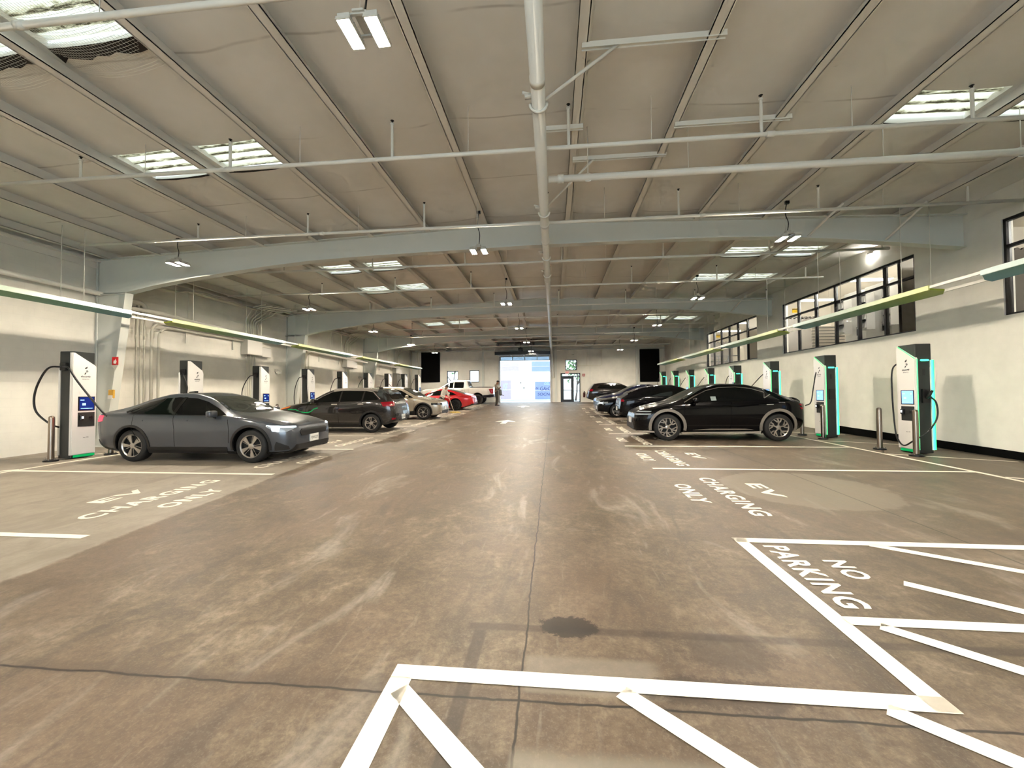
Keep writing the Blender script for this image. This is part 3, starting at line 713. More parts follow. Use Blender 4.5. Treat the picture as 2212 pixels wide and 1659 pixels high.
for i, (y, x0, x1, o) in enumerate(bl):
    where = {0: 'and nearest of all', 2: 'just in front of the first roof frame'}.get(i, 'counted from the camera')
    t = empty('sprinkler_pipe', (-.15, y, PZ), 0, f'thin white sprinkler pipe across the hall, {o} {where}', 'pipe', 'sprinkler cross pipes')
    r = .032 if i < 4 else .028
    bm = BM(); tube(bm, [(x0 + .15, 0, 0), (x1 + .15, 0, 0)], r, 10)
    for x in (-5.2, 3.1): tube(bm, [(x + .1, 0, 0), (x + .2, 0, 0)], r * 1.3, 10)
    obj('pipe_run', bm, M_pipe, t)
    for k in range(7):
        x = -8.25 + 2.72 * k + (.35 if i % 2 else 0)
        if not x0 < x < x1 or y > 27: continue
        h = zceil(x) - PZ - .2
        bm = BM(); tube(bm, [(x + .15, 0, 0), (x + .15, 0, h)], .022, 8); lathe(bm, [(.001, h), (.03, h), (.03, h + .03), (.001, h + .03)], 'Z', 8, 0, Matrix.Translation((x + .15, 0, 0)))
        s = obj('riser', bm, M_pipe, t)
        bm = BM(); lathe(bm, [(.001, h + .03), (.018, h + .03), (.012, h + .06), (.03, h + .075), (.001, h + .08)], 'Z', 8, 0, Matrix.Translation((x + .15, 0, 0))); obj('sprinkler_head', bm, M_black, s)
        if i < 6:
            xx = x + .15 + 1.2
            bm = BM(); tube(bm, [(xx, 0, r), (xx, 0, zceil(x + 1.2) - PZ)], .005, 5); obj('hanger_rod', bm, M_pipe, t)
for (x0, x1, y, z, lab) in ((.38, 2.05, 4.95, 5.83, 'white steel channel between purlins near the top of the picture right of the main pipe'), (-.2, .5, 6.45, 5.82, 'short white channel touching the main pipe behind its nearest clamp'), (1.9, 3.6, 6.5, 5.78, 'white steel channel between purlins right of the short channel'), (.38, 2.0, 7.35, 5.82, 'thin white channel between purlins above the thick branch pipe')):
    bm = BM(); bx(bm, x0 - (x0 + x1) / 2, x1 - (x0 + x1) / 2, -.03, .03, -.02, .03); bx(bm, x0 - (x0 + x1) / 2, x1 - (x0 + x1) / 2, -.03, -.026, -.04, -.02); bx(bm, x0 - (x0 + x1) / 2, x1 - (x0 + x1) / 2, .026, .03, -.04, -.02)
    o = obj('strut_channel', bm, M_pipe, smooth=0); o.location = ((x0 + x1) / 2, y, z); tag(o, lab, 'bracket')
for a, b, lab in (((-.1, 5.0, 5.22), (.82, 4.95, 5.82), 'slanting white brace pipe from the nearest pipe clamp to the channel above'), ((-.1, 7.9, 5.22), (.75, 7.35, 5.8), 'slanting white brace pipe behind the thick branch pipe')):
    bm = BM(); a, b = Vector(a), Vector(b); tube(bm, [(0, 0, 0), b - a], .02, 8); o = obj('pipe_brace', bm, M_pipe); o.location = a; tag(o, lab, 'bracket')

# ------------------------------------------------------------------ high bay lamps
def make_lamp():
    t = empty('high_bay_light')
    for s in (-1, 1):
        c = s * .125
        bm = BM(); bx(bm, c - .066, c + .066, -.165, .165, .002, .03); bevel_all(bm, .006, 1)
        for k in range(-6, 7): bx(bm, c - .055, c + .055, k * .024 - .003, k * .024 + .003, .03, .065)
        for q in ((c - .066, c - .056, -.165, .165), (c + .056, c + .066, -.165, .165), (c - .056, c + .056, -.165, -.155), (c - .056, c + .056, .155, .165)): bx(bm, *q, -.006, .003)
        h = obj('housing', bm, M_grey, t, smooth=0)
        bm = BM(); bx(bm, c - .052, c + .052, -.15, .15, -.001, .004); obj('lamp_panel', bm, M_lampw, h, smooth=0)
    bm = BM()
    for y in (-.11, .11): bx(bm, -.15, .15, y - .012, y + .012, .065, .08)
    bx(bm, -.05, .05, -.14, .14, .08, .1); obj('crossbar', bm, M_grey, t, smooth=0)
    bm = BM(); bx(bm, -.045, .045, -.06, .06, .1, .16); obj('driver_box', bm, M_grey, t, smooth=0)
    rnd = spline([(0, 0, 0), (.02, 0, .3), (-.03, .01, .6), (.0, 0, 1)], 6)
    bm = BM(); tube(bm, rnd, .009, 6); obj('cord', bm, M_black, t).location.z = .16
    bm = BM(); tube(bm, [(-.04, 0, 0), (-.05, 0, 1)], .003, 4); obj('hanging_chain', bm, M_pipe, t).location.z = .16
    bm = BM(); bx(bm, -.04, .04, -.03, .03, -.06, .0); obj('junction_box', bm, M_black, t, smooth=0)
    return t
lamp0 = make_lamp(); used = False
LY = [3.5, 9.26, 14.78, 20.4, 26.05, 31.5]; LZ = 4.9
def lamp(x, y, lab, grp='high bay lights'):
    global used
    l = lamp0 if not used else copy_tree(lamp0); used = True
    l.location = (x, y, LZ); tag(l, lab, 'lamp', grp)
    h = zpur(x) - LZ
    for c in l.children:
        if c.name.split('.')[0] in ('cord', 'hanging_chain'): c.scale.z = h - .16
        if c.name.startswith('junction'): c.location.z = h
    return l
for k, y in enumerate(LY):
    for x, row in ((-1.67, 'middle'), (-9.22, 'left'), (5.0, 'right')):
        lamp(x, y, f'twin panel ceiling lamp on a cord, {ORD[k]} of the {row} row' if k else (f'big glowing twin panel lamp at the top of the picture' if row == 'middle' else f'twin panel ceiling lamp overhead, nearest of the {row} row'))
for y in (-2.2,):
    for x, row in ((-1.72, 'middle'), (-9.5, 'left'), (5.15, 'right')): lamp(x, y, f'twin panel ceiling lamp of the {row} row behind the camera')

# ------------------------------------------------------------------ coloured canopies over the chargers
def grad_mat(name, stops, rough=.45):
    m, nt, b = new_mat(name); g = NT(m)
    tc = g.n('ShaderNodeTexCoord'); sep = g.n('ShaderNodeSeparateXYZ'); g.link(tc.outputs['Object'], sep.inputs[0])
    c = g.ramp(g.math('DIVIDE', sep.outputs[1], 5.2), stops); g.link(c, b.inputs['Base Color']); b.inputs['Roughness'].default_value = rough
    return m
M_can = grad_mat('canopy_gradient', [(0, rgb(150, 168, 24)), (.35, rgb(86, 136, 62)), (.75, rgb(58, 128, 104)), (1, rgb(62, 132, 150))])
M_canr = grad_mat('canopy_rim', [(0, rgb(240, 242, 170)), (.4, rgb(224, 242, 220)), (1, rgb(224, 244, 246))])
def canopy(xin, s, starts, side):
    """xin inner edge; s = -1 left row, +1 right row; panels with skewed ends between two long rails"""
    W = .60; z = 3.76
    nm = {-1: 'left', 1: 'right'}[s]
    y_end = starts[-1] + 5.0
    t = empty('canopy_rails', (xin, 0, z), 0, f'pair of long white rails carrying the coloured canopy panels over the {nm} charger row', 'canopy rail')
    for dx in (0, W):
        bm = BM(); bx(bm, s * dx - .02, s * dx + .02, starts[0] - 1.0, y_end - .3, 0, .055); obj('rail', bm, M_white, t, smooth=0)
    y = starts[0] + .8
    while y < y_end - .5:
        for dx in (0, W):
            bm = BM(); tube(bm, [(s * dx, y, .05), (s * dx, y, zceil(xin + s * dx) - z)], .007, 5); obj('hanger_rod', bm, M_pipe, t)
        y += 2.9
    for k, y in enumerate(starts):
        L = 4.85; o = (xin, y, z - .03)
        t = empty('canopy', o, 0, f'coloured canopy panel fading from yellow to teal over the {nm} chargers, {ORD[k]} of its row', 'canopy', f'canopy panels of the {nm} row')
        poly = [(-s * .02, 0), (-s * .02, L), (s * .35, L + .35), (s * (W + .02), L + .5), (s * (W + .02), .45), (s * .35, .1)]
        if s < 0: poly = poly
        bm = BM(); prism(bm, [(a, b, 0) for a, b in poly], (0, 0, .03)); obj('canopy_skin', bm, M_can, t, smooth=0)
        bm = BM(); bx(bm, -s * .05 if s > 0 else .02, -s * .02 if s > 0 else .05, 0, L, -.005, .09); obj('canopy_rim', bm, M_canr, t, smooth=0)
canopy(-10.72, -1, [-1.1, 4.6, 10.6, 16.4, 22.3, 28.0], 'left')
canopy(7.78, 1, [-2.4, 3.4, 9.3, 15.1, 20.9, 26.8], 'right')

# ------------------------------------------------------------------ pipes, conduits and boxes on the left wall
t = empty('wall_pipe', (-12.45, 5, 4.5), 0, 'long white pipe high on the left wall in front of the first steel column', 'pipe')
bm = BM(); tube(bm, bend([(0, -11, 0), (0, 6.0, -.02), (.0, 6.35, -.02), (0, 6.5, -.3)], .2), .065, 12); obj('pipe_run', bm, M_pipe, t)
t = empty('wall_pipe', (-12.4, 20, 4.1), 0, 'long white pipe sagging along the left wall beyond the first steel column', 'pipe')
bm = BM(); tube(bm, spline([(-.1, -9.2, .12), (.05, -8.8, .14), (.08, -7.5, .12), (.06, 0, -.2), (.06, 6, -.3), (.06, 11.8, -.3)], 8), .06, 12); obj('pipe_run', bm, M_pipe, t)
for y in (-7.2, -4, -1, 2): 
    bm = BM(); tube(bm, [(.06, y, -.1), (.06, y, 1.1)], .008, 5); obj('hanger_rod', bm, M_pipe, t)
def conduit_group(dy, n):
    lab = ['just beyond the first steel column', 'just beyond the second steel column', 'just beyond the third steel column'][n]
    t = empty('conduit_bundle', (-12.6, 11.6 + dy, fz(11.6 + dy)), 0, f'bundle of white conduits on the left wall {lab}', 'conduit'); f0 = fz(11.6 + dy); P = lambda y, z, x=0: (x, y - 11.6, z - f0 + (0 if z > 1 else 0))
    for i, y in enumerate((11.28, 11.4, 11.52)):
        bm = BM(); tube(bm, [P(y, f0, .03), P(y, 3.4, .03), P(y, 4.4, .03)], .022, 8); tube(bm, [P(y, 3.38, .03), P(y, 3.5, .03)], .03, 8); obj('conduit', bm, M_cond, t)
    for i, (y, z) in enumerate(((11.74, 3.98), (11.95, 3.86))):
        bm = BM(); tube(bm, bend([P(y, f0, .04 + .03 * i), P(y, z, .04 + .03 * i), P(15.6, z, .04 + .03 * i)], .4, 8), .038, 8); obj('conduit', bm, M_cond, t)
    bm = BM()
    for y in (13.0, 15.1):
        bx(bm, .0, .03, y - 11.6 - .03, y - 11.6 + .03, 3.45 - f0, 4.0 - f0)
    obj('support_strap', bm, M_steel, t, smooth=0)
    for i, y in enumerate((15.75, 15.87, 15.99, 16.11, 16.23)):
        bm = BM(); tube(bm, [P(y, f0, .05), P(y, 3.4, .05)], .024, 8); obj('conduit', bm, M_cond, t)
    for i in range(6):
        y = 15.7 + .14 * i; yy = y + .25 + .12 * i
        bm = BM(); tube(bm, bend([P(y, 3.8, .06), P(y, 4.75, .06), P(yy, 5.2, .12), P(yy - .1, 5.32, .3), P(yy - .2, 5.36, .9 + .1 * i)], .16, 5), .028, 8); obj('conduit', bm, M_cond, t)
    for i in range(3):
        bm = BM(); tube(bm, bend([P(11.0, 5.05 + .02 * i, .12 + .07 * i), P(12.3, 5.05, .12 + .07 * i), P(12.9, 5.22, .1 + .07 * i), P(16.6, 5.24, .1 + .07 * i)], .3), .026, 8); obj('conduit', bm, M_cond, t)
    for (y0, y1, z0, z1, d, nm) in ((15.55, 16.42, 3.32, 3.92, .3, 'large'), (16.55, 17.12, 3.3, 3.72, .18, 'small')):
        b = empty('junction_box', (XL + .01, (y0 + y1) / 2 + dy, (z0 + z1) / 2), 0, f'{nm} white electrical box on the left wall {lab}', 'electrical box')
        h, w = (z1 - z0) / 2, (y1 - y0) / 2
        bm = BM(); bx(bm, 0, d, -w, w, -h, h); bevel_all(bm, .008, 1); obj('box_body', bm, M_grey, b)
        bm = BM(); bx(bm, d, d + .008, -w + .02, w - .02, -h + .02, h - .02); c = obj('cover', bm, M_white, b, smooth=0)
    b = empty('emergency_light', (XL + .02, 17.75 + dy, 2.78), 0, f'small grey emergency light on the left wall before the {["second", "third", "far left"][n]} column', 'emergency light')
    bm = BM(); bx(bm, 0, .08, -.16, .16, -.07, .07); bevel_all(bm, .015, 2); obj('light_body', bm, M_grey, b)
    for s in (-1, 1):
        bm = BM(); lathe(bm, [(.001, .06), (.05, .06), (.06, .14), (.001, .14)], 'X', 12, 0, Matrix.Translation((0, s * .09, -.1))); obj('lamp_head', bm, M_white, b)
for n, dy in enumerate((0, 8.1, 15.9)): conduit_group(dy, n)
t = empty('conduit_run', (-11.3, YF - .1, 2), 0, 'tall white conduit bending under the roof at the far left corner', 'conduit')
bm = BM(); tube(bm, bend([(-.5, 0, -1.0), (-.5, 0, 2.6), (-.62, 0, 3.2), (-.4, -.1, 3.5), (2.0, -.1, 3.5)], .25), .05, 8); obj('conduit', bm, M_cond, t)
bm = BM(); tube(bm, [(-1.1, -.1, -1.1), (-1.1, -.1, 3.4)], .06, 8); obj('conduit', bm, M_cond, t)
bm = BM(); tube(bm, [(-1.24, -.1, -1.1), (-1.24, -.1, 3.4)], .04, 8); obj('conduit', bm, M_steel, t)
t = empty('conduit_run', (4.2, YF - .03, 4), 0, 'thin white conduit looping on the far wall right of the glass door', 'conduit')
bm = BM(); tube(bm, bend([(-2.2, 0, 0), (-.1, 0, 0), (-.1, 0, 1.3)], .2), .022, 6); tube(bm, [(-1.35, 0, 0), (-1.35, 0, 1.2)], .015, 6); tube(bm, [(-2.1, 0, -.1), (-2.1, 0, .2)], .03, 6); obj('conduit', bm, M_cond, t)
t = empty('conduit_run', (-7.0, YF - .03, 4.6), 0, 'thin conduit rectangle on the far wall above the small windows', 'conduit')
bm = BM(); tube(bm, bend([(-.9, 0, .8), (-.9, 0, -.05), (.55, 0, -.05), (.55, 0, .8)], .1), .018, 6); obj('conduit', bm, M_cond, t)

# ------------------------------------------------------------------ small signs and devices
fp = (-11.86, 10.08, 2.6)
t = empty('extinguisher_sign', fp, 0, 'small red triangular extinguisher sign on the first steel column', 'sign')
bm = BM(); bx(bm, -.09, .09, -.012, 0, -.11, .11); obj('sign_plate', bm, M_red, t, smooth=0)
bm = BM(); prism(bm, [(-.09, -.012, -.11), (.09, -.012, -.11), (.0, -.012, -.26)], (0, .006, 0)); obj('arrow_point', bm, M_grey, t, smooth=0)
bm = BM(); prism(bm, [(-.035, -.016, -.07), (.035, -.016, -.07), (.045, -.016, -.01), (.02, -.016, .06), (-.005, -.016, .0), (-.025, -.016, .03), (-.045, -.016, -.03)], (0, .004, 0)); obj('flame_mark', bm, M_white, t, smooth=0)
t = empty('call_box', (-11.93, 10.08, 1.72), 0, 'small yellow and white call box on the first steel column above the grey car boot', 'call box')
bm = BM(); bx(bm, -.08, .08, -.05, 0, -.13, .1); bevel_all(bm, .01, 1); obj('box_body', bm, mat('call_box_yellow', rgb(206, 160, 60), .5), t)
bm = BM(); bx(bm, -.06, .06, -.075, -.04, -.15, -.05); obj('box_lid', bm, M_white, t, smooth=0)
t = empty('exit_sign', (1.17, YF - .45, 3.42), 0, 'small hanging exit sign over the glass door', 'sign')
bm = BM(); bx(bm, -.17, .17, -.02, .02, -.11, .11); obj('sign_body', bm, M_white, t, smooth=0)
bm = put(fit_text('EXIT', .26, .13, .012), frame_mat((-.13, -.023, -.065), (1, 0, 0), (0, 0, 1))); obj('lettering', bm, mat('exit_red', rgb(220, 40, 50), .4, emit=(1, .1, .12), estr=.6), t, smooth=0)
bm = BM(); tube(bm, [(.3, 0, .1), (.3, 0, .35)], .01, 5); tube(bm, [(-.1, 0, .1), (-.1, 0, .35), (.35, 0, .35)], .01, 5); tube(bm, [(0, 0, .35), (0, .44, .35)], .01, 5); obj('bracket', bm, M_grey, t)
t = empty('fire_extinguisher', (2.58, YF - .12, 1.32), 0, 'dark red fire extinguisher on the far wall right of the glass door', 'fire extinguisher')
bm = BM(); lathe(bm, [(.001, 0), (.07, 0), (.08, .02), (.08, .34), (.05, .42), (.02, .44), (.001, .44)], 'Z', 14); obj('cylinder', bm, mat('ext_red', rgb(86, 14, 14), .35), t)
bm = BM(); bx(bm, -.02, .05, -.02, .02, .44, .52); tube(bm, spline([(.03, 0, .48), (.1, -.02, .4), (.09, -.02, .15)], 5), .012, 6); obj('valve_hose', bm, M_black, t)
t = empty('call_point', (2.58, YF - .03, 3.2), 0, 'small red and white alarm box on the far wall right of the glass door', 'alarm')
bm = BM(); bx(bm, -.1, .1, -.03, .03, -.1, .1); obj('box_body', bm, M_red, t, smooth=0)
bm = BM(); bx(bm, -.05, .05, -.04, -.03, -.05, .05); obj('centre_plate', bm, M_white, t, smooth=0)
t = empty('security_camera', (1.55, YF - .1, 5.05), 0, 'small camera on a bent arm on the far wall above the square window', 'camera')
bm = BM(); tube(bm, bend([(-.25, .08, .3), (-.25, -.05, 0), (.1, -.05, -.1)], .1), .018, 6); obj('arm', bm, M_cond, t)
bm = BM(); lathe(bm, [(.001, -.12), (.05, -.12), (.05, .08), (.001, .08)], 'X', 12, 0, Matrix.Translation((.15, -.06, -.12))); obj('camera_body', bm, M_grey, t)

# ------------------------------------------------------------------ floor paint: parts of the floor
def on_floor(x, y, dz=.004): return Vector((x, y, fz(y) + dz))
def fl_quad(name, pts, m=None, seg=.6):
    """painted strip: quad split along its length so that it follows the climbing floor"""
    a, b, c, d = [Vector((p[0], p[1], 0)) for p in pts]   # a-b one long edge, d-c the other
    n = max(1, int(max((b - a).length, (c - d).length) / seg)); bm = BM(); prev = None
    for i in range(n + 1):
        p, q = a.lerp(b, i / n), d.lerp(c, i / n)
        r = [bm.verts.new(on_floor(p.x, p.y)), bm.verts.new(on_floor(q.x, q.y))]
        if prev: bm.faces.new((prev[0], r[0], r[1], prev[1]))
        prev = r
    bmesh.ops.recalc_face_normals(bm, faces=bm.faces[:])
    for f in bm.faces:
        if f.normal.z < 0: f.normal_flip()
    return obj(name, bm, m or M_line, floor, smooth=0)
def line(name, p, q, w, m=None):
    p, q = Vector((*p, 0)), Vector((*q, 0)); d = (q - p).normalized(); n = Vector((-d.y, d.x, 0)) * w / 2
    return fl_quad(name, [p + n, q + n, q - n, p - n], m)
def floor_text(s, o, ux, uy, w, h, bold=.03):
    bm = fit_text(s, w, h, bold, 1.15); bmesh.ops.triangulate(bm, faces=bm.faces[:])
    ux, uy = Vector((*ux, 0)), Vector((*uy, 0))
    for v in bm.verts:
        p = Vector((o[0], o[1], 0)) + ux * v.co.x + uy * v.co.y; v.co = on_floor(p.x, p.y)
    for f in bm.faces:
        f.normal_update()
        if f.normal.z < 0: f.normal_flip()
    return obj('painted_lettering', bm, M_line, floor, smooth=0)
XBL, XBR = -10.38, 7.25
line('painted_line', (XBL, -2), (XBL, 34.6), .1); line('painted_line', (XBR, -2), (XBR, 34.6), .1)
for k in range(-1, 11):
    y = 4.0 + 3 * k
    line('painted_line', (XBL, y), (-5.03, y), .1)
    if 0 <= k: floor_text('EV', (-6.22, y + 1.15), (0, 1), (-1, 0), .72, .26); floor_text('CHARGING', (-5.62, y + .52), (0, 1), (-1, 0), 2.0, .27); floor_text('ONLY', (-5.06, y + 1.02), (0, 1), (-1, 0), .95, .27)
for k in range(0, 10):
    y = 7.92 + 3 * k
    line('painted_line', (1.82, y), (XBR, y), .1)
    if y > 31: continue
    yy = y - 3
    floor_text('EV', (2.96, yy + 1.9), (0, -1), (1, 0), .76, .24); floor_text('CHARGING', (2.36, yy + 2.25), (0, -1), (1, 0), 1.95, .24); floor_text('ONLY', (1.84, yy + 1.8), (0, -1), (1, 0), 1.0, .24)
# NO PARKING boxes front right
line('painted_line', (1.81, 4.43), (XBR, 4.43), .115)
line('painted_line', (1.87, 4.48), (1.90, 2.24), .12)
line('painted_line', (1.93, 3.02), (XBR, 3.02), .10)
fl_quad('painted_line', [(-.91, 2.345), (1.96, 2.345), (1.96, 2.235), (-.91, 2.235)])
fl_quad('painted_line', [(-.79, 2.25), (-.79, .9), (-.91, .9), (-.91, 2.25)])
for p, q in (((3.06, 4.4), (5.2, 2.55 + .52)), ((2.75, 3.6), (3.45, 3.06)), ((4.6, 4.4), (6.0, 3.1)), ((2.12, 2.97), (3.9, 1.45)), ((.34, 2.24), (1.7, 1.02)), ((1.62, 2.24), (3.0, 1.1)), ((-.83, 2.16), (.35, 1.1)), ((3.4, 2.97), (5, 1.5))):
    line('painted_line', p, q, .1)
floor_text('PARKING', (2.02, 4.30), (0, -1), (1, 0), 1.12, .22, .03); floor_text('NO', (2.38, 4.0), (0, -1), (1, 0), .36, .2, .03)
# hatching between the bay ends and the walls
for k in range(0, 12):
    y = 6.9 + 2.4 * k
    line('painted_line', (XBR + .05, y + .6), (9.0, y - .3), .08); 
    line('painted_line', (XBL - .05, y + .2), (-11.6, y - .9), .12)
# direction arrows in the aisle
for y in (18.4, 29.6):
    bm = BM(); x = -2.15
    pts = [(x - .12, y - 1.0), (x + .12, y - 1.0), (x + .12, y), (x + .48, y - .1), (x, y + 1.0), (x - .48, y - .1), (x - .12, y)]
    f = bm.faces.new([bm.verts.new(on_floor(*p)) for p in pts]); f.normal_update()
    if f.normal.z < 0: f.normal_flip()
    obj('painted_arrow', bm, M_line, floor, smooth=0)
# ------------------------------------------------------------------ charging stations
# local: +x front with the screen, -y side carries the cable outlet, +y side the lit edges and the plug holster
HC = 2.42
def make_charger(lit):
    t = empty('charging_station')
    d, w = .17, .25
    bm = BM(); bx(bm, -d, d - .02, -w + .02, w - .02, .02, HC); bevel_all(bm, .01, 1); obj('housing', bm, M_dark, t)
    poly = [(-w, .09), (w, .09), (w, 2.08), (w - .02, 2.12), (-w + .06, HC - .03), (-w, HC - .03)]
    bm = BM(); prism(bm, [(d - .05, y, z) for y, z in poly], (.06, 0, 0)); 
    bmesh.ops.bevel(bm, geom=[e for e in bm.edges if abs(e.verts[0].co.x - e.verts[1].co.x) < 1e-4 and e.verts[0].co.x > d], offset=.015, segments=2, affect='EDGES')
    fp = obj('front_panel', bm, M_cwhite, t, smooth=40)
    bm = BM(); prism(bm, [(-d + .0, y, z) for y, z in [(-w, .09), (w, .09), (w, 2.06), (-w, 2.06)]], (.04, 0, 0)); obj('rear_panel', bm, M_cwhite, t, smooth=0)
    X = d + .012
    bm = BM(); bx(bm, X - .02, X + .004, -.13, .21, 1.08, 1.40); sc_ = obj('screen', bm, M_black, t, smooth=0)
    bm = BM(); bx(bm, X + .004, X + .007, -.105, .19, 1.10, 1.385); obj('display', bm, M_scr[lit], sc_, smooth=0)
    bm = BM(); bx(bm, X + .007, X + .009, -.09, -.01, 1.31, 1.33); bx(bm, X + .007, X + .009, -.05, .02, 1.2, 1.25); bx(bm, X + .007, X + .009, .13, .16, 1.3, 1.34); bx(bm, X + .007, X + .009, -.08, .16, 1.125, 1.135); obj('screen_graphics', bm, M_scrw, sc_, smooth=0)
    bm = BM(); bx(bm, X - .02, X + .004, -.13, .21, .72, 1.04); rd = obj('payment_panel', bm, M_dark, t, smooth=0)
    bm = BM(); bx(bm, X, X + .05, -.11, -.03, .86, .98); bevel_all(bm, .01, 1); obj('card_reader', bm, M_black, rd)
    bm = BM(); bx(bm, X + .05, X + .053, -.09, -.05, .9, .95); obj('reader_light', bm, M_scrl, rd, smooth=0)
    bm = BM(); lathe(bm, [(.001, X), (.035, X), (.035, X + .02), (.001, X + .02)], 'X', 12, 0, Matrix.Translation((0, .13, .92))); obj('button', bm, M_black, rd)
    for s, z, y0, wd, ht, b in (('electrify', 1.83, -.085, .20, .05, .02), ('america', 1.79, -.055, .14, .028, 0.), ('elec 350', .46, -.02, .11, .022, .01)):
        bm = put(fit_text(s, wd, ht, b), frame_mat((X + .002, y0, z), (0, 1, 0), (0, 0, 1))); obj('lettering', bm, M_ink, t, smooth=0)
    bm = BM()       # leaf and plug mark
    prism(bm, [(X, -.0, 2.06), (X, .05, 2.09), (X, .04, 2.045), (X, .0, 2.03)], (.002, 0, 0))
    prism(bm, [(X, .02, 1.975), (X, .05, 1.98), (X, .05, 2.0), (X, .02, 1.995)], (.002, 0, 0)); prism(bm, [(X, -.01, 1.90), (X, .0, 1.90), (X, .03, 1.95), (X, .0, 1.95)], (.002, 0, 0))
    tube(bm, spline([(X, .05, 2.0), (X, .06, 1.97), (X, .03, 1.955)], 4), .004, 5); obj('logo_mark', bm, M_ink, t, smooth=0)
    bm = BM(); bx(bm, X - .03, X - .005, -.19, .23, .035, .085); obj('base_light', bm, M_ledb, t, smooth=0)
    # cable outlet, upper -y side
    bm = BM(); bx(bm, -.09, .06, -w - .05, -w + .03, 1.98, 2.16); bevel_all(bm, .02, 2); obj('cable_outlet', bm, M_black, t)
    # plug holster on the +y side
    bm = BM(); bx(bm, -.1, .05, w - .03, w + .02, 1.12, 1.42); obj('holster', bm, M_black, t, smooth=0)
    bm = BM(); bx(bm, -.04, .01, w - .025, w - .015, 1.72, 1.86); obj('cover_plate', bm, M_black, t, smooth=0)
    if lit:
        a = d - .035
        for pts, r, m, nm in (([(a, w + .004, .1), (a, w + .004, 2.08)], .007, M_ledg, 'edge_light'), ([(a + .048, w - .0, 2.09), (a + .048, -w + .06, HC - .02)], .006, M_ledg, 'edge_light'),
                              ([(-d + .01, w + .01, .1), (-d + .01, w + .01, 2.06)], .014, M_ledc, 'edge_light'), ([(-d - .008, w + .02, .1), (-d - .008, w + .02, 2.06)], .009, M_ledg, 'edge_light')):
            bm = BM(); tube(bm, pts, r, 6); obj(nm, bm, m, t)
        bm = BM(); bx(bm, -d + .07, a - .07, w - .015, w + .015, 2.035, 2.075); bevel_all(bm, .018, 3); obj('cap_light', bm, M_ledc, t)
    return t
M_scr = {0: mat('screen_blue', rgb(14, 26, 80), .2, emit=rgb(12, 34, 110), estr=.6), 1: mat('screen_pale', rgb(120, 160, 220), .2, emit=rgb(120, 170, 240), estr=.9)}
M_scrw = mat('screen_graphic', rgb(150, 200, 230), .3, emit=rgb(150, 210, 245), estr=.9)
M_scrl = mat('reader_glow', (1, 1, 1), .3, emit=(.8, .95, 1), estr=1.)
chL, chR = make_charger(0), make_charger(1)
def cable(parent, pts, r=.0165, n=8):
    bm = BM(); tube(bm, spline(pts, n), r, 8)
    inv = parent.matrix_basis.inverted(); put(bm, inv)
    return obj('charging_cable', bm, M_rubber, parent)
def plug(parent, p, d):
    bm = BM(); d = Vector(d).normalized(); p = Vector(p); tube(bm, [p, p + d * .1, p + d * .2], [.03, .034, .022], 8); put(bm, parent.matrix_basis.inverted()); return obj('plug', bm, M_black, parent)
LCH, RCH = [], []
CX_L, CX_R = -10.87, 8.08
for k in range(9):
    y = 8.43 + 2.98 * k
    c = chL if k == 0 else copy_tree(chL); c.location = (CX_L, y, fz(y)); LCH.append(c)
    tag(c, f'white and charcoal charging station, {ORD[k]} from the camera in the left row', 'charging station', 'left charging stations')
for k in range(8):
    y = 10.13 + 3.05 * k
    c = chR if k == 0 else copy_tree(chR); c.location = (CX_R, y, fz(y)); c.rotation_euler = (0, 0, PI); RCH.append(c)
    tag(c, f'white charging station with glowing green edges, {ORD[k]} from the camera in the right row', 'charging station', 'right charging stations')
bpy.context.view_layer.update()
# cables: left row
for k, c in enumerate(LCH):
    x, y, z = c.location; o = (x - .02, y - .28, z + 2.07); s = [0, .05, -.04, .03, 0, -.03, .04, 0, .02][k]
    if k == 0:
        cable(c, [o, (x - .30, y - .36, z + 2.02), (x - .56, y - .38, z + 1.55), (x - .58, y - .36, z + 1.1), (x - .3, y - .30, z + .80), (x - .12, y - .26, z + .72)], .02)
        cable(c, [o, (x + .20, y - .34, z + 2.03), (x + .45, y - .36, z + 1.74), (x + .85, y - .36, z + 1.30), (-9.72, 8.05, z + 1.02), (-9.62, 8.03, z + .97)], .02)
    elif k == 1:
        cable(c, [o, (x + .08, y - .34, z + 1.95), (x + .22, y - .36, z + 1.6), (x + .10, y - .34, z + 1.2), (x - .02, y - .30, z + .9), (x - .1, y - .28, z + .5)])
    else:
        cable(c, [o, (x - .22, y - .34, z + 2.0), (x - .42 + s, y - .36, z + 1.5), (x - .40, y - .36, z + .9), (x - .2, y - .34, z + .42), (x - .02, y - .27, z + .5)])
        if k in (3, 4, 5, 7): cable(c, [o, (x + .12, y - .34, z + 1.8), (x + .18, y - .34, z + 1.3), (x + .2, y - .32, z + .8), (x + .06, y - .27, z + .5)])
        if k == 6: cable(c, [(x + .1, y - .27, z + 1.75), (x + .4, y - .5, z + 1.6), (x + .8, y - .9, z + 1.2), (x + 1.2, y - 1.2, z + .98)])
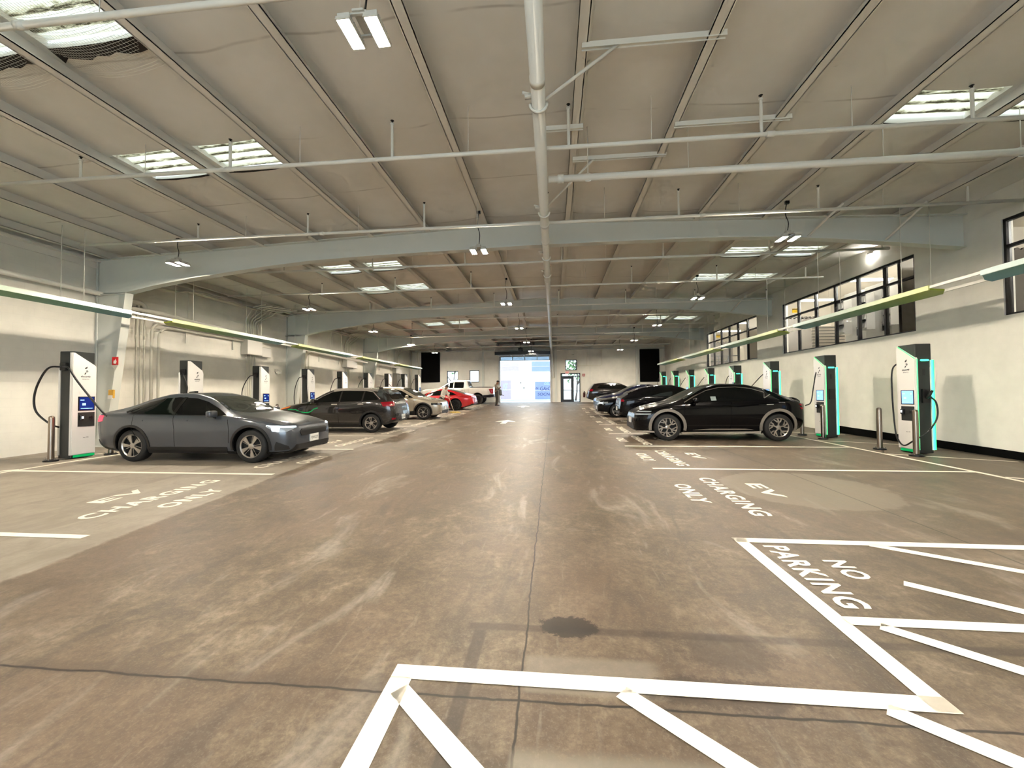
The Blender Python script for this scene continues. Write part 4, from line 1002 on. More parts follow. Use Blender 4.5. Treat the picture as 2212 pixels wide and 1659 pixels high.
# right row
for k, c in enumerate(RCH):
    x, y, z = c.location; o = (x, y + .28, z + 2.07)
    if k == 0:
        cable(c, [o, (x - .2, y + .32, z + 1.9), (x - .24, y + .30, z + 1.3), (x - .22, y + .28, z + .6), (x - .23, y + .2, z + .30), (x - .24, y + .02, z + .16), (x - .22, y - .2, z + .28), (x - .05, y - .36, z + .5), (x + .14, y - .36, z + .8), (x + .15, y - .34, z + 1.12), (x + .06, y - .28, z + 1.28)])
        plug(c, (x + .02, y - .27, z + 1.22), (.2, -.3, .6))
    elif k == 1:
        cable(c, [o, (x - .2, y + .1, z + 1.9), (x - .45, y - .2, z + 1.5), (x - .62, y - .35, z + 1.05), (7.25, y - .45, z + .95)])
    elif k in (2, 3, 4, 5, 6):
        dx = [0, 0, -.9, -.25, -.7, -.6, -.35][k]
        cable(c, [o, (x - .22, y + .3, z + 1.9), (x - .25 + dx * .5, y + .25, z + 1.4), (x - .3 + dx, y + .2, z + .95), (x - .3 + dx, y + .2, z + .6)])
    else:
        cable(c, [o, (x - .25, y + .3, z + 1.9), (x - .3, y + .3, z + 1.2), (x - .2, y + .28, z + .5)])

# ------------------------------------------------------------------ steel bollards
def make_bollard():
    t = empty('bollard')
    bm = BM(); lathe(bm, [(.001, .02), (.053, .02), (.053, .93), (.049, .965), (.03, .985), (.001, .99)], 'Z', 20); obj('post', bm, M_stain, t, smooth=50)
    bm = BM(); lathe(bm, [(.001, 0), (.125, 0), (.125, .03), (.07, .05), (.001, .05)], 'Z', 16); bs = obj('base_plate', bm, M_black, t)
    for a in range(4):
        bm = BM(); lathe(bm, [(.001, .03), (.016, .03), (.016, .06), (.001, .06)], 'Z', 6, 0, Matrix.Translation((.095 * math.cos(a * PI / 2 + .6), .095 * math.sin(a * PI / 2 + .6), 0))); obj('bolt', bm, M_chrome, bs)
    return t
b0 = make_bollard(); nb = 0
def bollard(x, y, lab, grp):
    global nb
    b = b0 if nb == 0 else copy_tree(b0); nb += 1
    b.location = (x, y, fz(y)); tag(b, lab, 'bollard', grp)
for k, c in enumerate(LCH):
    x, y = c.location.x, c.location.y
    bollard(x - .02 if k == 0 else x + .33, y - .47 if k == 0 else y - .46, f'steel bollard at the near side of the {ORD[k]} charging station of the left row', 'left bollards')
    if k < 8: bollard(x + .33, y + .46, f'steel bollard at the far side of the {ORD[k]} charging station of the left row', 'left bollards')
for k, c in enumerate(RCH):
    x, y = c.location.x, c.location.y
    bollard(7.68, y - .5, f'steel bollard at the near side of the {ORD[k]} charging station of the right row', 'right bollards')
    bollard(7.66, y + .46, f'steel bollard at the far side of the {ORD[k]} charging station of the right row', 'right bollards')
# ------------------------------------------------------------------ cars
def mono(tab):
    xs = [p[0] for p in tab]; ys_ = [p[1] for p in tab]; n = len(xs)
    d = [(ys_[i + 1] - ys_[i]) / (xs[i + 1] - xs[i]) for i in range(n - 1)]
    m = [d[0]] + [0 if d[i - 1] * d[i] <= 0 else 2 * d[i - 1] * d[i] / (d[i - 1] + d[i]) for i in range(1, n - 1)] + [d[-1]]
    def f(x):
        if x <= xs[0]: return ys_[0]
        if x >= xs[-1]: return ys_[-1]
        i = max(k for k in range(n - 1) if xs[k] <= x); h = xs[i + 1] - xs[i]; t = (x - xs[i]) / h
        return (2 * t ** 3 - 3 * t * t + 1) * ys_[i] + (t ** 3 - 2 * t * t + t) * h * m[i] + (-2 * t ** 3 + 3 * t * t) * ys_[i + 1] + (t ** 3 - t * t) * h * m[i + 1]
    return f
def cat2(P, n=3):
    out = []
    for i in range(len(P) - 1):
        p0 = P[max(i - 1, 0)]; p1 = P[i]; p2 = P[i + 1]; p3 = P[min(i + 2, len(P) - 1)]
        for k in range(n):
            t = k / n
            out.append(tuple(.5 * (2 * p1[j] + (p2[j] - p0[j]) * t + (2 * p0[j] - 5 * p1[j] + 4 * p2[j] - p3[j]) * t * t + (3 * p1[j] - p0[j] - 3 * p2[j] + p3[j]) * t ** 3) for j in (0, 1)))
    out.append(P[-1]); return out
M_cglass = mat('car_glass', (.003, .0035, .0035), .04, spec=.28)
M_cglass2 = mat('car_glass_clear', (.03, .036, .032), .05, spec=.4)
M_trim = mat('car_black_trim', (.006, .006, .0065), .45)
M_gloss = mat('car_black_gloss', (.004, .004, .005), .08, spec=.6)
M_hl = mat('headlight_white', (.8, .85, .9), .1, emit=(.8, .92, 1), estr=1.3)
M_hlo = mat('headlight_lens', (.28, .31, .34), .08, spec=.7)
M_tl = mat('tail_light', (.12, .004, .008), .12, emit=(.8, .01, .03), estr=.12)
M_tlon = mat('tail_light_lit', (.5, .01, .02), .15, emit=(1, .03, .06), estr=1.6)
M_plate = mat('licence_plate', rgb(226, 226, 222), .4)
M_amber = mat('amber_lens', rgb(200, 110, 50), .15)

class Car:
    def __init__(s, name, spec, paint, label, loc, rz, cat='car'):
        s.p = spec; L, W = spec['L'], spec['W']; s.fo = spec['fo']; s.wb = spec['wb']; s.paint = paint
        q = Quaternion((1, 0, 0), math.atan(slope(loc[1]))) @ Quaternion((0, 0, 1), rz)
        s.root = empty(name, (loc[0], loc[1], fz(loc[1])), 0, label, cat)
        s.root.rotation_mode = 'QUATERNION'; s.root.rotation_quaternion = q
        s.root.scale = (spec.get('scale', 1.),) * 3
        s.build()
    def X(s, t): return s.fo + s.wb / 2 - t
    def build(s):
        p = s.p; L, W = p['L'], p['W']
        zt, zb, be, hw, hr = (mono(p[k]) for k in ('zt', 'zb', 'belt', 'hw', 'hr'))
        S = [0, .012, .035, .07, .12, .18, .25, .33]; x = .42
        while x < L - .4: S.append(x); x += .085
        S += [L - .33, L - .25, L - .18, L - .12, L - .07, L - .035, L - .012, L]
        S = sorted(set(S + p.get('extra', [])))
        bm = BM(); rings = []
        for t in S:
            h = hw(t) * W / 2; T = zt(t); b = zb(t); z = min(be(t), T - .02); r = min(hr(t), h * .95)
            sh = p.get('shoulder', .95); dz = z - b; g = T - z
            C = [(0, b), (h * .78, b), (h * .92, b + .03), (h * .975, b + .25 * dz), (h, b + .58 * dz), (h * .99, b + .86 * dz), (h * sh, z), ((h * sh + r) / 2 + .012, z + .40 * g), (r, z + .80 * g), (r * .88, z + .95 * g), (r * .5, T - .006), (0, T)]
            half = cat2(C, 3)
            ring = [bm.verts.new((s.X(t), y, zz)) for y, zz in half] + [bm.verts.new((s.X(t), -y, zz)) for y, zz in half[-2:0:-1]]
            rings.append(ring)
        for a, b_ in zip(rings, rings[1:]):
            n = len(a)
            for k in range(n): bm.faces.new((a[k], b_[k], b_[(k + 1) % n], a[(k + 1) % n]))
        bm.faces.new(rings[0]); bm.faces.new(rings[-1][::-1])
        bmesh.ops.recalc_face_normals(bm, faces=bm.faces[:])
        s.bvh = BVHTree.FromBMesh(bm)
        s.body = obj('body', bm, s.paint, s.root, smooth=40)
        # wheel arches
        cut = BM(); Ra = p['Ra']
        for sx in (1, -1):
            for sy in (1, -1):
                lathe(cut, [(.001, W / 2 - .36), (Ra, W / 2 - .36), (Ra, W / 2 + .3), (.001, W / 2 + .3)], 'Y', 36, 0, Matrix.Translation((sx * s.wb / 2, 0, p['R'] + .01)) @ Matrix.Diagonal((1, sy, 1, 1)))
        bmesh.ops.recalc_face_normals(cut, faces=cut.faces[:])
        me = bpy.data.meshes.new('cut'); cut.to_mesh(me); cut.free(); me.materials.append(M_blackm)
        co = bpy.data.objects.new('cut', me); COL.objects.link(co)
        md = s.body.modifiers.new('b', 'BOOLEAN'); md.operation = 'DIFFERENCE'; md.object = co; md.solver = 'EXACT'; md.material_mode = 'TRANSFER'
        par = s.body.parent; s.body.parent = None
        dg = bpy.context.evaluated_depsgraph_get(); dg.update()
        me2 = bpy.data.meshes.new_from_object(s.body.evaluated_get(dg))
        s.body.modifiers.clear(); old = s.body.data; s.body.data = me2; s.body.parent = par
        bpy.data.objects.remove(co); bpy.data.meshes.remove(old)
        bm = BM(); bm.from_mesh(me2); sharpen(bm, 40); bm.to_mesh(me2); bm.free()
        s.wheels()
    def wheels(s):
        p = s.p; R, rr, w = p['R'], p['rr'], p.get('tw', .23); W = p['W']
        first = None
        for sx in (1, -1):
            for sy in (1, -1):
                loc = (sx * s.wb / 2, sy * (W / 2 - w / 2 - p.get('inset', .03)), R)
                if first is None:
                    bm = BM()
                    lathe(bm, [(rr - .02, -w / 2 + .02), (rr, -w / 2), (R - .035, -w / 2), (R - .008, -w / 2 + .02), (R, -w / 2 + .05), (R, w / 2 - .05), (R - .008, w / 2 - .02), (R - .035, w / 2), (rr, w / 2), (rr - .02, w / 2 - .02), (rr - .03, w / 2 - .08), (.001, w / 2 - .09)], 'Y', 40)
                    tyre = obj('wheel', bm, M_tyre, s.root, smooth=40)
                    bm = BM(); yo = w / 2 - .005
                    lathe(bm, [(rr - .022, yo - .03), (rr + .004, yo - .012), (rr + .006, yo), (rr - .008, yo + .002), (rr - .024, yo - .012), (rr - .022, yo - .03)], 'Y', 40, cap=False)
                    spokes(bm, p['style'], rr, yo)
                    obj('rim', bm, p.get('rimmat', M_alloy), tyre, smooth=30)
                    first = tyre; t = tyre
                else: t = copy_tree(first, s.root)
                t.location = loc; t.rotation_euler = (0, (0.3 if sx > 0 else 1.1), 0 if sy > 0 else PI)
    def patch(s, pts, th, m, name, parent=None, eps=.004, maxe=.07, depth=.014, both=False, ring=False):
        """panel that lies on the body: outline given by approximate 3D points, cast from direction th (degrees, 0 = front) or 'top'"""
        out = []
        for sg in ((1, -1) if both else (1,)):
            if th == 'top': U, Vv, N = Vector((1, 0, 0)), Vector((0, 1, 0)), Vector((0, 0, 1))
            else:
                a = math.radians(th) * sg; N = Vector((math.cos(a), math.sin(a), 0)); U = Vector((-math.sin(a), math.cos(a), 0)); Vv = Vector((0, 0, 1))
            P = [Vector((q[0], q[1] * sg, q[2])) for q in pts]
            bm = BM(); Q = [bm.verts.new((p.dot(U), p.dot(Vv), 0)) for p in P]
            if ring:
                n = len(Q) // 2
                for i in range(n - 1): bm.faces.new((Q[i], Q[i + 1], Q[2 * n - 2 - i], Q[2 * n - 1 - i]))
            else: bm.faces.new(Q)
            bmesh.ops.triangulate(bm, faces=bm.faces[:])
            for _ in range(6):
                es = [e for e in bm.edges if e.calc_length() > maxe]
                if not es: break
                bmesh.ops.subdivide_edges(bm, edges=es, cuts=1)
                bmesh.ops.triangulate(bm, faces=[f for f in bm.faces if len(f.verts) > 3])
            for v in bm.verts:
                o = U * v.co.x + Vv * v.co.y + N * 6
                h = s.bvh.ray_cast(o, -N)
                if h[0] is None: h = s.bvh.find_nearest(U * v.co.x + Vv * v.co.y + N * (s.p['W'] * .45 if th != 'top' else 1.2))
                v.co = h[0] + (h[1] * .6 + N * .6).normalized() * eps
            bmesh.ops.recalc_face_normals(bm, faces=bm.faces[:])
            if sum((f.normal.dot(N) for f in bm.faces)) < 0:
                for f in bm.faces: f.normal_flip()
            g = bmesh.ops.extrude_face_region(bm, geom=bm.faces[:])
            top = [v for v in g['geom'] if isinstance(v, bmesh.types.BMVert)]
            for v in top: pass
            tops = set(top)
            for v in bm.verts:
                if v not in tops: v.co -= N * depth
            bmesh.ops.recalc_face_normals(bm, faces=bm.faces[:])
            out.append(obj(name, bm, m, parent or s.root, smooth=30))
        return out if both else out[0]
    def side(s, poly, m, name, sg=0, **k):
        """poly in (t, z); both sides when sg == 0"""
        P = [(s.X(t), 0, z) for t, z in poly]
        return s.patch(P, 90, m, name, both=True, **k) if sg == 0 else s.patch(P, 90 * sg, m, name, **k)
    def strip(s, pts, w, m, name, th=90, both=True, **k):
        """thin band along a path of (t, z) on the side"""
        P = [Vector((s.X(t), z)) for t, z in pts]; a, b = [], []
        for i, p in enumerate(P):
            d = (P[min(i + 1, len(P) - 1)] - P[max(i - 1, 0)]).normalized(); n = Vector((-d.y, d.x)) * w / 2
            a.append(p + n); b.append(p - n)
        return s.patch([(q.x, 0, q.y) for q in a + b[::-1]], th, m, name, both=both, ring=True, **k)
    def arch_trim(s, m, w=.06, a0=-12, a1=192, name='arch_trim'):
        for sx in (1, -1):
            r0 = s.p['Ra'] - .004; r1 = r0 + w; n = 18; c = (sx * s.wb / 2, s.p['R'] + .01)
            ang = [math.radians(a0 + (a1 - a0) * i / n) for i in range(n + 1)]
            P = [(c[0] + r1 * math.cos(a), 0, c[1] + r1 * math.sin(a)) for a in ang] + [(c[0] + r0 * math.cos(a), 0, c[1] + r0 * math.sin(a)) for a in ang[::-1]]
            P = [(x, y, max(z, .17)) for x, y, z in P]
            s.patch(P, 90, m, name, both=True, eps=.012, maxe=.09, depth=.03, ring=True)
    def glass(s, ws, rear, sides, m=None):
        if ws: s.patch([(s.X(t), y, 0) for t, y in ws] + [(s.X(t), -y, 0) for t, y in ws[::-1]], 'top', M_cglass2 if m is None else m, 'windshield', maxe=.09)
        if rear: s.patch([(s.X(t), y, 0) for t, y in rear] + [(s.X(t), -y, 0) for t, y in rear[::-1]], 'top', M_cglass, 'rear_window', maxe=.09)
        for w in sides: s.side(w, M_cglass if m is None else m, 'side_window')
    def mirrors(s, t, z, y, m, stalk=M_trim):
        for sg in (1, -1):
            bm = BM(); bx(bm, -.07, .06, -.12, .10, -.065, .075); bevel_all(bm, .045, 3)
            for v in bm.verts: v.co.x += -.25 * abs(v.co.y) * .3
            o = obj('side_mirror', bm, m, s.root, smooth=60); o.location = (s.X(t), sg * (y + .1), z)
            if sg < 0: o.scale.y = -1
            bm = BM(); tube(bm, [(-.0, -.05, -.06), (-.02, -.2, -.12)], .02, 6); obj('stalk', bm, stalk, o)
    def handles(s, ts, z, m=M_chrome, L=.2):
        for t in ts:
            s.side([(t, z), (t + L, z + .004), (t + L, z + .03), (t, z + .026)], m, 'door_handle', eps=.014, depth=.02)
    def plate(s, front, z, txt='', th=0, y=0):
        a = 0 if front else 180
        o = s.patch([(0, y - .16, z), (0, y + .16, z), (0, y + .16, z + .16), (0, y - .16, z + .16)], a, M_plate, 'licence_plate', eps=.02, depth=.03)
        if txt:
            h = s.bvh.ray_cast(Vector((6 if front else -6, y, z + .08)), Vector((-1 if front else 1, 0, 0)))
            if h[0]:
                sg = 1 if front else -1
                bm = put(fit_text(txt, .26, .075, .005), frame_mat((h[0].x + sg * .032, y - sg * .13, z + .035), (0, sg, 0), (0, 0, 1)))
                for v in bm.verts:
                    h2 = s.bvh.ray_cast(Vector((sg * 6, v.co.y, v.co.z)), Vector((-sg, 0, 0)))
                    if h2[0]: v.co.x = h2[0].x + sg * .0235
                obj('plate_number', bm, M_ink, o, smooth=0)
    def seam(s, lines):
        for L in lines: s.strip(L, .008, M_blackm, 'door_gap', eps=.002, depth=.004)
def spokes(bm, style, rr, yo):
    def pl(poly, y0, y1): prism(bm, [(r * math.cos(a), y0, r * math.sin(a)) for r, a in poly], (0, y1 - y0, 0))
    lathe(bm, [(.001, yo - .05), (.06, yo - .05), (.06, yo - .015), (.045, yo - .008), (.001, yo - .008)], 'Y', 16)
    if style == 'blade':       # five broad blades with thin ribs between them
        for i in range(5):
            a = i * 2 * PI / 5
            pl([(.05, a - .3), (.05, a + .12), (rr * .97, a + .06), (rr * .985, a - .16), (rr * .97, a - .36)], yo - .03, yo - .012)
            b = a + PI / 5; pl([(.05, b - .12), (rr * .97, b + .075), (rr * .97, b + .11), (.05, b + .12)], yo - .045, yo - .03)
    elif style == 'twin':
        for i in range(5):
            a = i * 2 * PI / 5
            for s in (-1, 1): pl([(.05, a + s * .1), (.05, a + s * .45), (rr * .98, a + s * .26), (rr * .98, a + s * .13)], yo - .035, yo - .012)
            pl([(rr * .75, a - .22), (rr * .98, a - .2), (rr * .98, a + .2), (rr * .75, a + .22)], yo - .04, yo - .02)
    elif style == 'swirl':     # petal outlines
        for i in range(5):
            a = i * 2 * PI / 5
            pts = [(.05, a), (rr * .42, a + .12), (rr * .72, a - .02), (rr * .92, a - .30), (rr * .90, a - .62), (rr * .70, a - .68)]
            tube(bm, [(r * math.cos(t), yo - .02, r * math.sin(t)) for r, t in pts], .013, 6)
    elif style == 'turbine':
        for i in range(5):
            a = i * 2 * PI / 5
            pl([(.05, a - .3), (.05, a + .3), (rr * .55, a + .34), (rr * .97, a + .10), (rr * .97, a - .06), (rr * .6, a + .1)], yo - .035, yo - .012)
            pl([(rr * .45, a + .3), (rr * .62, a + .55), (rr * .97, a + .52), (rr * .97, a + .42), (rr * .6, a + .34)], yo - .04, yo - .018)
            pl([(rr * .5, a - .05), (rr * .97, a - .42), (rr * .97, a - .34), (rr * .62, a + .1)], yo - .045, yo - .025)
    elif style == 'fine':
        for i in range(10):
            a = i * 2 * PI / 10
            pl([(.05, a - .16), (.05, a + .16), (rr * .98, a + .05), (rr * .98, a - .05)], yo - .04, yo - .015)
    elif style == 'six':
        for i in range(6):
            a = i * 2 * PI / 6
            pl([(.05, a - .5), (.05, a + .5), (rr * .6, a + .13), (rr * .98, a + .16), (rr * .98, a - .16), (rr * .6, a - .13)], yo - .035, yo - .012)
def carpaint(name, col, rough=.28, metal=.4, coat=1., spec=.5):
    return mat(name, col, rough, metal=metal, coat=coat, spec=spec)

# ---- 1 grey fastback sedan, nose out of the left row
P1 = carpaint('paint_grey', rgb(62, 67, 75), .3, .4)
c = Car('sedan_car', dict(L=4.61, W=1.86, fo=.84, wb=2.735, R=.345, rr=.245, Ra=.395, style='blade', scale=1.0,
    zt=[(0, .64), (.03, .73), (.1, .79), (.5, .885), (1.0, .975), (1.25, 1.02), (1.75, 1.27), (2.1, 1.405), (2.5, 1.475), (2.9, 1.468), (3.4, 1.37), (3.9, 1.20), (4.25, 1.10), (4.5, 1.06), (4.56, .98), (4.61, .78)],
    zb=[(0, .24), (.25, .18), (1, .18), (3.6, .18), (4.2, .24), (4.61, .36)],
    belt=[(0, .60), (.1, .73), (.5, .83), (1.2, .94), (2.5, .975), (3.7, 1.02), (4.3, 1.03), (4.5, .99), (4.61, .72)],
    hw=[(0, .66), (.05, .77), (.18, .88), (.5, .965), (1.0, 1.), (3.6, 1.), (4.2, .955), (4.45, .885), (4.56, .79), (4.61, .68)],
    hr=[(0, .52), (.5, .70), (1.1, .75), (1.7, .66), (2.3, .575), (3.2, .56), (3.9, .60), (4.3, .68), (4.61, .5)]),
    P1, 'dark grey sedan parked nose out at the front of the left row', (-7.63, 8.90), 0)
X = c.X
c.glass([(1.24, 0), (1.30, .45), (1.48, .70), (2.06, .53), (2.02, 0)], [(3.1, 0), (3.1, .46), (3.6, .5), (4.05, .54), (4.08, 0)],
        [[(1.42, .985), (1.70, 1.135), (2.02, 1.27), (2.32, 1.345), (2.75, 1.372), (3.12, 1.345), (3.45, 1.265), (3.70, 1.16), (3.80, 1.075), (3.70, 1.035), (2.6, 1.005)]], None)
c.side([(1.30, .965), (1.42, .985), (2.6, 1.0), (3.7, 1.03), (3.7, 1.022), (2.6, .99), (1.42, .972)], M_trim, 'window_trim', eps=.005)
c.side([(2.58, 1.0), (2.66, 1.0), (2.64, 1.37), (2.56, 1.37)], M_gloss, 'door_pillar', eps=.009)
c.side([(1.36, .20), (3.2, .20), (3.2, .33), (1.36, .33)], M_trim, 'sill_cladding', eps=.01)
c.arch_trim(M_trim, .05)
c.patch([(X(.02), -.46, .53), (X(.02), .46, .53), (X(.02), .52, .62), (X(.02), .44, .675), (X(.02), -.44, .675), (X(.02), -.52, .62)], 0, M_trim, 'grille', eps=.012)
c.patch([(X(.02), -.72, .24), (X(.02), .72, .24), (X(.02), .62, .36), (X(.02), -.62, .36)], 0, M_trim, 'lower_intake', eps=.01)
c.patch([(X(.1), -.9, .19), (X(.1), .9, .19), (X(.1), .9, .235), (X(.1), -.9, .235)], 0, M_gloss, 'front_splitter', eps=.015)
for sg in (1, -1):
    th = 52 * sg
    h = c.patch([(X(.07), sg * .60, .70), (X(.45), sg * .87, .775), (X(.5), sg * .88, .745), (X(.3), sg * .83, .63), (X(.16), sg * .76, .635)], th, M_hlo, 'headlight', eps=.006)
    c.patch([(X(.06), sg * .56, .715), (X(.06), sg * .56, .742), (X(.40), sg * .86, .775), (X(.5), sg * .89, .785), (X(.44), sg * .86, .748)], th, M_hl, 'light_bar', parent=h, eps=.014)
    c.patch([(X(.25), sg * .81, .735), (X(.42), sg * .86, .755), (X(.40), sg * .85, .66), (X(.27), sg * .81, .64)], th, M_hl, 'light_bar', parent=h, eps=.016)
    c.patch([(X(.1), sg * .70, .27), (X(.34), sg * .85, .25), (X(.34), sg * .85, .36), (X(.32), sg * .84, .44), (X(.12), sg * .72, .34)], 50 * sg, M_trim, 'fog_recess', eps=.008)
    c.patch([(X(4.32), sg * .86, .87), (X(4.52), sg * .78, .85), (X(4.58), sg * .68, .93), (X(4.55), sg * .72, 1.0), (X(4.30), sg * .87, .985)], 125 * sg, M_tlon, 'tail_light', eps=.008)
c.patch([(X(4.6), -.7, .93), (X(4.6), .7, .93), (X(4.6), .7, .985), (X(4.6), -.7, .985)], 180, M_tlon, 'tail_light_bar', eps=.006)
c.patch([(X(4.6), -.85, .25), (X(4.6), .85, .25), (X(4.6), .78, .47), (X(4.6), -.78, .47)], 180, M_trim, 'rear_valance', eps=.01)
c.plate(True, .37, '9JWL227'); c.plate(False, .62)
c.mirrors(1.62, 1.02, .90, P1); c.handles((2.25, 3.28), .875, P1)
c.seam([[(1.32, .42), (1.30, .7), (1.36, .96)], [(2.56, .34), (2.55, .7), (2.60, 1.0)], [(3.38, .45), (3.55, .7), (3.52, 1.0)]])
c.patch([(X(2.9), -.05, 0), (X(3.05), -.04, 0), (X(3.05), .04, 0), (X(2.9), .05, 0)], 'top', M_gloss, 'roof_antenna', eps=.035, depth=.04)
c.patch([(X(.12), -.04, 0), (X(.12), .04, 0), (X(.2), .03, 0), (X(.2), -.03, 0)], 'top', M_chrome, 'hood_badge', eps=.004)

# ---- 2 black crossover with grey arches, nose out of the right row
P2 = carpaint('paint_black', (.0015, .0015, .002), .2, .0, .35, .08)
M_archg = mat('arch_grey', rgb(118, 112, 104), .5); M_sat = mat('satin_sill', rgb(214, 204, 190), .35, metal=.2)
c = Car('crossover_car', dict(L=4.515, W=1.89, fo=.84, wb=2.9, R=.37, rr=.262, Ra=.43, style='turbine', scale=1.025,
    zt=[(0, .62), (.03, .72), (.12, .80), (.4, .90), (.8, 1.0), (1.1, 1.08), (1.6, 1.33), (2.0, 1.50), (2.4, 1.575), (2.9, 1.57), (3.4, 1.47), (3.9, 1.28), (4.25, 1.145), (4.42, 1.10), (4.48, .98), (4.515, .72)],
    zb=[(0, .28), (.3, .2), (1, .19), (3.6, .2), (4.2, .28), (4.515, .42)],
    belt=[(0, .58), (.12, .72), (.5, .86), (1.1, .99), (2.5, 1.03), (3.6, 1.09), (4.2, 1.08), (4.42, .98), (4.515, .66)],
    hw=[(0, .64), (.05, .75), (.18, .86), (.45, .95), (.9, 1.), (3.6, 1.), (4.1, .955), (4.35, .88), (4.47, .78), (4.515, .66)],
    hr=[(0, .52), (.5, .72), (1.0, .77), (1.6, .68), (2.2, .60), (3.0, .59), (3.7, .60), (4.2, .66), (4.515, .5)]),
    P2, 'black crossover with grey wheel arches at the front of the right row', (4.70, 13.02), PI)
X = c.X
c.glass([(1.08, 0), (1.15, .5), (1.32, .74), (1.98, .56), (1.92, 0)], [(3.3, 0), (3.3, .5), (3.8, .53), (4.12, .55), (4.15, 0)],
        [[(1.34, 1.06), (1.6, 1.20), (1.95, 1.36), (2.3, 1.44), (2.75, 1.455), (3.15, 1.41), (3.45, 1.31), (3.38, 1.17), (3.3, 1.12), (2.4, 1.075)]], None)
c.strip([(1.30, 1.05), (1.6, 1.215), (1.95, 1.375), (2.3, 1.455), (2.75, 1.47), (3.15, 1.425), (3.48, 1.315), (3.40, 1.16)], .022, M_chrome, 'chrome_trim', eps=.012)
c.strip([(3.40, 1.16), (3.62, 1.26)], .02, M_chrome, 'chrome_trim', eps=.012)
c.arch_trim(M_archg, .075)
c.side([(1.22, .215), (3.28, .215), (3.28, .275), (1.22, .235)], M_sat, 'sill_blade', eps=.03, depth=.05)
c.side([(1.5, .30), (3.1, .31), (2.9, .335), (2.0, .335)], M_archg, 'sill_highlight', eps=.012)
c.patch([(X(.1), -.9, .22), (X(.1), .9, .22), (X(.06), .85, .27), (X(.06), -.85, .27)], 0, M_sat, 'front_skid', eps=.016)
c.patch([(X(.02), -.6, .30), (X(.02), .6, .30), (X(.02), .45, .46), (X(.02), -.45, .46)], 0, M_trim, 'grille', eps=.01)
for sg in (1, -1):
    for z in (.70, .77): c.patch([(X(.08), sg * .5, z), (X(.4), sg * .86, z + .02), (X(.42), sg * .87, z + .05), (X(.08), sg * .5, z + .035)], 50 * sg, M_hlo, 'headlight', eps=.008)
    for z in (.86, .95): c.patch([(X(4.36), sg * .82, z), (X(4.5), sg * .6, z), (X(4.5), sg * .6, z + .05), (X(4.30), sg * .83, z + .05)], 130 * sg, M_tl, 'tail_light', eps=.008)
c.patch([(X(4.42), -.62, 0), (X(4.42), .62, 0), (X(4.28), .6, 0), (X(4.28), -.6, 0)], 'top', M_gloss, 'rear_spoiler', eps=.04, depth=.05)
c.mirrors(1.55, 1.10, .90, P2); c.handles((2.3, 3.22), .97, P2)
c.strip([(3.35, .985), (3.6, .995)], .016, M_chrome, 'trim_blade', eps=.012); c.plate(True, .45); c.plate(False, .55)
c.seam([[(1.3, .40), (1.28, .8), (1.32, 1.04)], [(2.5, .34), (2.5, .8), (2.54, 1.07)]])
c.patch([(X(2.95), -.05, 0), (X(3.15), -.03, 0), (X(3.15), .03, 0), (X(2.95), .05, 0)], 'top', M_gloss, 'roof_antenna', eps=.045, depth=.05)
c.side([(2.02, 1.10), (2.16, 1.10), (2.16, 1.21), (2.02, 1.21)], mat('window_sticker', rgb(120, 132, 132), .5), 'window_sticker', sg=1, eps=.008)

# ---- 3 dark small crossover, nose in, left row
P3 = carpaint('paint_dark_bronze', rgb(44, 41, 40), .25, .5)
c = Car('crossover_car', dict(L=4.375, W=1.80, fo=.86, wb=2.70, R=.325, rr=.225, Ra=.37, style='twin', scale=1.03,
    zt=[(0, .66), (.03, .76), (.12, .84), (.5, .95), (1.0, 1.03), (1.2, 1.07), (1.75, 1.37), (2.05, 1.49), (2.4, 1.54), (3.0, 1.545), (3.6, 1.50), (3.95, 1.42), (4.15, 1.22), (4.30, .98), (4.375, .66)],
    zb=[(0, .26), (.3, .19), (1, .18), (3.4, .18), (3.9, .24), (4.375, .40)],
    belt=[(0, .62), (.12, .76), (.5, .88), (1.1, .98), (2.5, 1.02), (3.6, 1.07), (4.1, 1.04), (4.30, .90), (4.375, .60)],
    hw=[(0, .66), (.05, .78), (.18, .88), (.45, .96), (.9, 1.), (3.5, 1.), (4.0, .965), (4.25, .90), (4.34, .82), (4.375, .74)],
    hr=[(0, .52), (.5, .70), (1.1, .74), (1.7, .66), (2.2, .60), (3.2, .59), (3.9, .60), (4.2, .62), (4.375, .5)]),
    P3, 'small dark crossover with a green squiggle on its door, second car of the left row', (-7.80, 14.9), PI)
X = c.X
c.glass([(1.18, 0), (1.24, .48), (1.42, .70), (2.02, .56), (1.98, 0)], [(3.96, 0), (3.96, .52), (4.2, .58), (4.22, 0)],
        [[(1.42, 1.04), (1.75, 1.24), (2.05, 1.38), (2.25, 1.415), (2.38, 1.42), (2.38, 1.06)], [(2.44, 1.06), (2.44, 1.42), (3.2, 1.415), (3.2, 1.09)], [(3.26, 1.09), (3.26, 1.41), (3.5, 1.39), (3.78, 1.15), (3.74, 1.12)]], None)
c.strip([(1.36, 1.01), (1.75, 1.255), (2.05, 1.40), (2.4, 1.44), (3.3, 1.43), (3.55, 1.39), (3.86, 1.14)], .02, M_alloy, 'chrome_trim', eps=.012)
for sg in (1, -1):
    pass
M_green = mat('decal_green', rgb(10, 150, 80), .3, emit=(0, .5, .2), estr=.08)
c.strip([(.55, .80), (.85, .80), (1.02, .72), (1.2, .70), (1.32, .70), (1.42, .74), (1.52, .82), (1.66, .86)], .03, M_green, 'side_decal', eps=.01)
c.arch_trim(M_trim, .06); c.side([(1.25, .20), (3.12, .20), (3.12, .32), (1.25, .32)], M_trim, 'sill_cladding', eps=.012)
